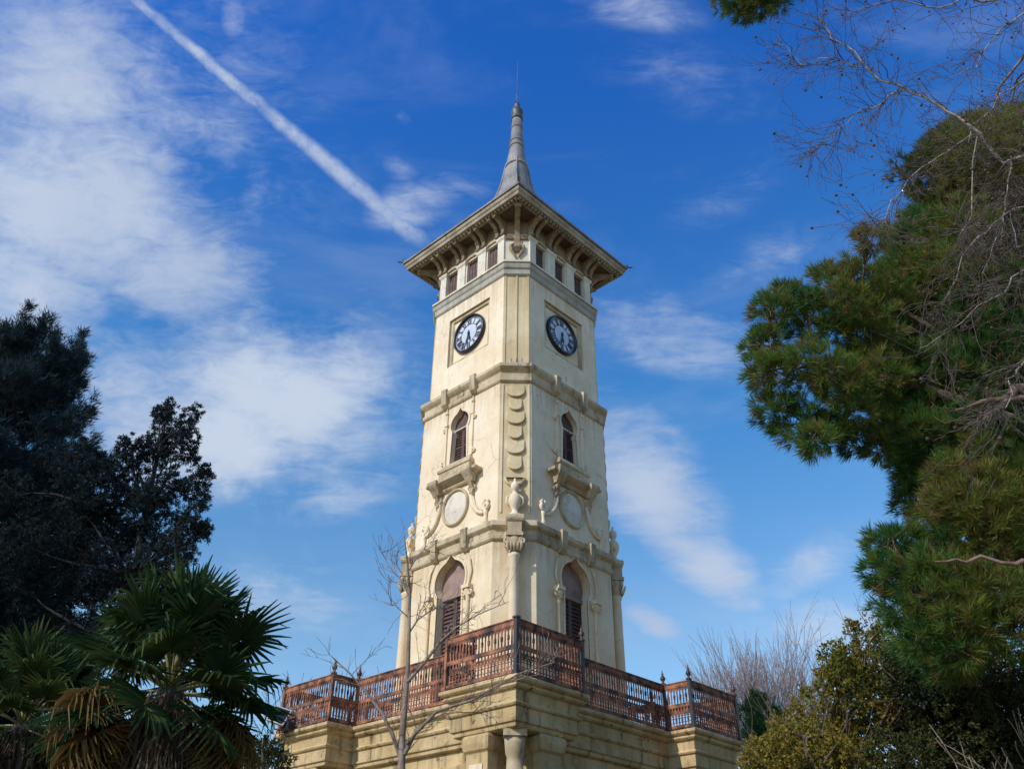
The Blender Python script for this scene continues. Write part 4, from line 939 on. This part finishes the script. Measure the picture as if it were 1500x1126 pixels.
# ---- leafless tree overhead at the right, with little round fruits
def overhead():
    global rnd
    rnd = random.Random(5)
    Y = -12.3; root = empty('bare_tree', (7.2, -12.2, 0), label='leafless tree with small round fruits, branches reaching in from the upper right', cat='bare tree'); o = Vector(root.location)
    b = MB(); tw = MB(); tips = []; p = lambda x, y, dy=0: W(x, y, Y+dy)-o
    top = Vector((6.9, -12.2, 11.))-o
    b.tube([(0, 0, -.1), (-.05, 0, 3), (.0, .05, 6), (-.1, .02, 8.5), top], [.26, .2, .16, .11, .05], 10)
    jn = lambda z: Vector((-.03*z/3, .02, z))
    arms = [([jn(6.0), p(1560, 258), p(1480, 230), p(1430, 200), p(1370, 160), p(1320, 130), p(1262, 98), p(1215, 62), p(1197, 30)], .055, .008),
            ([p(1320, 130), p(1290, 152), p(1255, 172), p(1220, 190), p(1192, 212)], .016, .004), ([p(1262, 98), p(1220, 90), p(1180, 85), p(1140, 60)], .014, .004),
            ([p(1425, 198), p(1390, 215), p(1350, 245), p(1318, 285), p(1298, 325), p(1270, 345)], .018, .004), ([jn(6.3), p(1560, 10), p(1500, 35), p(1450, 62), p(1400, 110)], .04, .006),
            ([jn(6.1), p(1560, 90, .2), p(1495, 120, .2), p(1455, 155, .1), p(1420, 210)], .035, .006), ([jn(6.5), p(1560, -60), p(1470, -20), p(1380, 0), p(1310, -5), p(1240, 10)], .045, .007),
            ([jn(5.6), p(1560, 330), p(1500, 300), p(1455, 330), p(1410, 370), p(1390, 430)], .03, .005), ([jn(5.4), p(1570, 400), p(1510, 390), p(1470, 420), p(1425, 455), p(1360, 490)], .028, .005),
            ([jn(5.0), p(1590, 480), p(1530, 500), p(1500, 530), p(1490, 575), p(1460, 605), p(1440, 612)], .026, .005), ([jn(5.8), p(1560, 290, .1), p(1520, 240, .1), p(1490, 300), p(1480, 370)], .025, .005), ([p(1480, 230), p(1478, 290), p(1470, 340), p(1440, 400)], .014, .004), ([p(1430, 200), p(1415, 330), p(1418, 320), p(1405, 350)], .013, .004), ([p(1500, 35), p(1520, 100), p(1500, 180)], .012, .004), ([jn(6.6), p(1580, -120), p(1450, -90), p(1330, -60)], .04, .006)]
    for pl, r0, r1 in arms:
        n = len(pl); pl = [q + Vector((rnd.gauss(0, .015), rnd.gauss(0, .09) if 0 < i else 0, rnd.gauss(0, .015))) for i, q in enumerate(pl)]
        fine = []
        for q, w_ in zip(pl, pl[1:]): fine += wander(q, w_, 4, .09)[:-1]
        fine.append(pl[-1]); nf = len(fine)
        b.tube(fine, [(r0+(r1-r0)*(i/(nf-1))**.6)*.62 for i in range(nf)], 7)
        for i in range(1, n):
            if i == 1 and n > 6 and (pl[1]-pl[0]).length > 2: continue
            for k_ in range(12):
                d = (pl[i]-pl[i-1]).normalized(); a = Vector((rnd.gauss(0, 1), rnd.gauss(0, 1), rnd.gauss(-.15, .9)))
                grow(tw, pl[i-1].lerp(pl[i], rnd.random()), d*.75 + a*.55, rnd.uniform(.16, .38), .0052, 2, .7, -.04, (2, 3), .72, tips, .0021, 4, .2)
    b.build('trunk', GBARK, root, weld=False); tw.build('twigs', TWIG, root, weld=False)
    f = MB()
    for q, d in rnd.sample(tips, min(len(tips), 330)):
        r_ = rnd.uniform(.010, .02); n0 = q + d*r_
        f.tube([n0-Vector((0, 0, r_*s_)) for s_ in (-1, -.7, 0, .7, 1)], [r_*.1, r_*.75, r_, r_*.75, r_*.1], 6)
    fo = f.build('fruit', simple('dry_fruit', (.05, .032, .025), (.11, .07, .05), .9), root, weld=False); tag(fo, kind='stuff')
overhead()

# ---- shrubs
rnd = random.Random(31)
def shrub(name, clumps, Y, label, mat, cat, tone, ln=.055, wd=.034, per=13, dens=230, jitter=1.1, shoots=0, sr=(1250, 1300, 1000, 1100)):
    cx = sum(c[0] for c in clumps)/len(clumps)
    o = clump_tree(name, clumps, Y, [(cx, 1160), (cx, 1080)], label, mat, cat, ln, wd, per, tone, dens, .15, jitter, 1., .06)
    if shoots:   # bare shoots standing out of the leaves
        b = MB(); base = o.parent.location
        for x, y, rp in rnd.choices(clumps, k=shoots):
            p = W(x, y, Y + rnd.uniform(-jitter, jitter)) - base
            d = Vector((rnd.gauss(0, .45), rnd.gauss(0, .3), 1.))
            grow(b, p, d, rnd.uniform(.3, .55), .006, 1, .5, .2, (1, 3), .7, None, .0026, 4, .12)
        tag(b.build('shoots', TWIG, o.parent, weld=False), kind='stuff')
    return o
OC = [(1272, 925, 22), (1255, 945, 26), (1290, 950, 28), (1275, 985, 34), (1245, 985, 28), (1310, 985, 30), (1225, 1010, 30), (1260, 1030, 40), (1305, 1030, 36), (1195, 1035, 28), (1215, 1065, 36), (1170, 1060, 26), (1150, 1085, 26), (1185, 1095, 36), (1240, 1090, 40), (1130, 1110, 24), (1155, 1125, 30), (1210, 1125, 40), (1270, 1100, 40), (1290, 1130, 40), (1235, 980, 20), (1222, 985, 14), (1205, 1010, 16)]
OC += [(rnd.uniform(1230, 1310), rnd.uniform(960, 1120), 36) for i in range(10)] + [(rnd.uniform(1150, 1240), rnd.uniform(1080, 1130), 34) for i in range(6)]
OC += [(1120, 1085, 18), (1105, 1100, 18), (1095, 1120, 20), (1140, 1060, 16), (1165, 1035, 14), (1183, 1015, 12), (1250, 915, 10), (1290, 920, 10), (1205, 985, 10)]
shrub('ochre_shrub', OC, -5.0, 'big loose ochre and olive shrub right of the terrace, under the pine', SHRUB, 'shrub', (.35, 1.), .05, .032, 12, 240, 1.2, 40)
YC = [(1100, 1112, 16), (1118, 1096, 18), (1140, 1082, 20), (1162, 1072, 20), (1185, 1070, 20), (1205, 1078, 22), (1225, 1092, 22), (1150, 1105, 24), (1180, 1100, 26), (1210, 1112, 26), (1240, 1115, 22), (1130, 1125, 24), (1165, 1130, 26), (1200, 1138, 28), (1238, 1140, 26), (1255, 1128, 18)]
shrub('yellow_shrub', YC, -7.0, 'low bright yellow-leaved shrub in front of the ochre shrub, beside the terrace corner', SHRUB, 'shrub', (.65, 1.), .05, .03, 12, 300, .5, 18)
DC = [(1345, 990, 40), (1390, 1000, 44), (1440, 1010, 44), (1330, 1050, 44), (1380, 1060, 48), (1430, 1070, 48), (1480, 1050, 44), (1340, 1110, 48), (1400, 1125, 50), (1460, 1120, 50), (1320, 1000, 30), (1500, 1100, 46)]
DC += [(rnd.uniform(850, 1100), rnd.uniform(1185, 1420), 50) for i in range(26)]  # unseen clumps added to keep ground bounce off the tower base
DC += [(rnd.uniform(1080, 1560), rnd.uniform(1170, 1450), 55) for i in range(34)]  # more unseen growth, added to block low light from the right
DC += [(rnd.uniform(1310, 1520), rnd.uniform(960, 1130), 50) for i in range(34)]
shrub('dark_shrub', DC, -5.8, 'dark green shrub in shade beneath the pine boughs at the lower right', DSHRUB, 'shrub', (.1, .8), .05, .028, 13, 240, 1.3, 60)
shrub('round_shrub', [(385, 1095, 22), (370, 1108, 20), (400, 1100, 18), (385, 1125, 30), (410, 1125, 22), (358, 1122, 18)], -2.4, 'small round green shrub between the palm and the terrace corner', DSHRUB, 'shrub', (.3, .8), .07, .03)
shrub('small_evergreen', [(1108, 1025, 16), (1100, 1045, 18), (1122, 1045, 20), (1140, 1055, 16), (1110, 1070, 22), (1135, 1075, 22), (1098, 1080, 16)], 5.5, 'small bright green evergreen behind the right corner of the terrace', PINE, 'evergreen', (.1, .4), .14, .03)
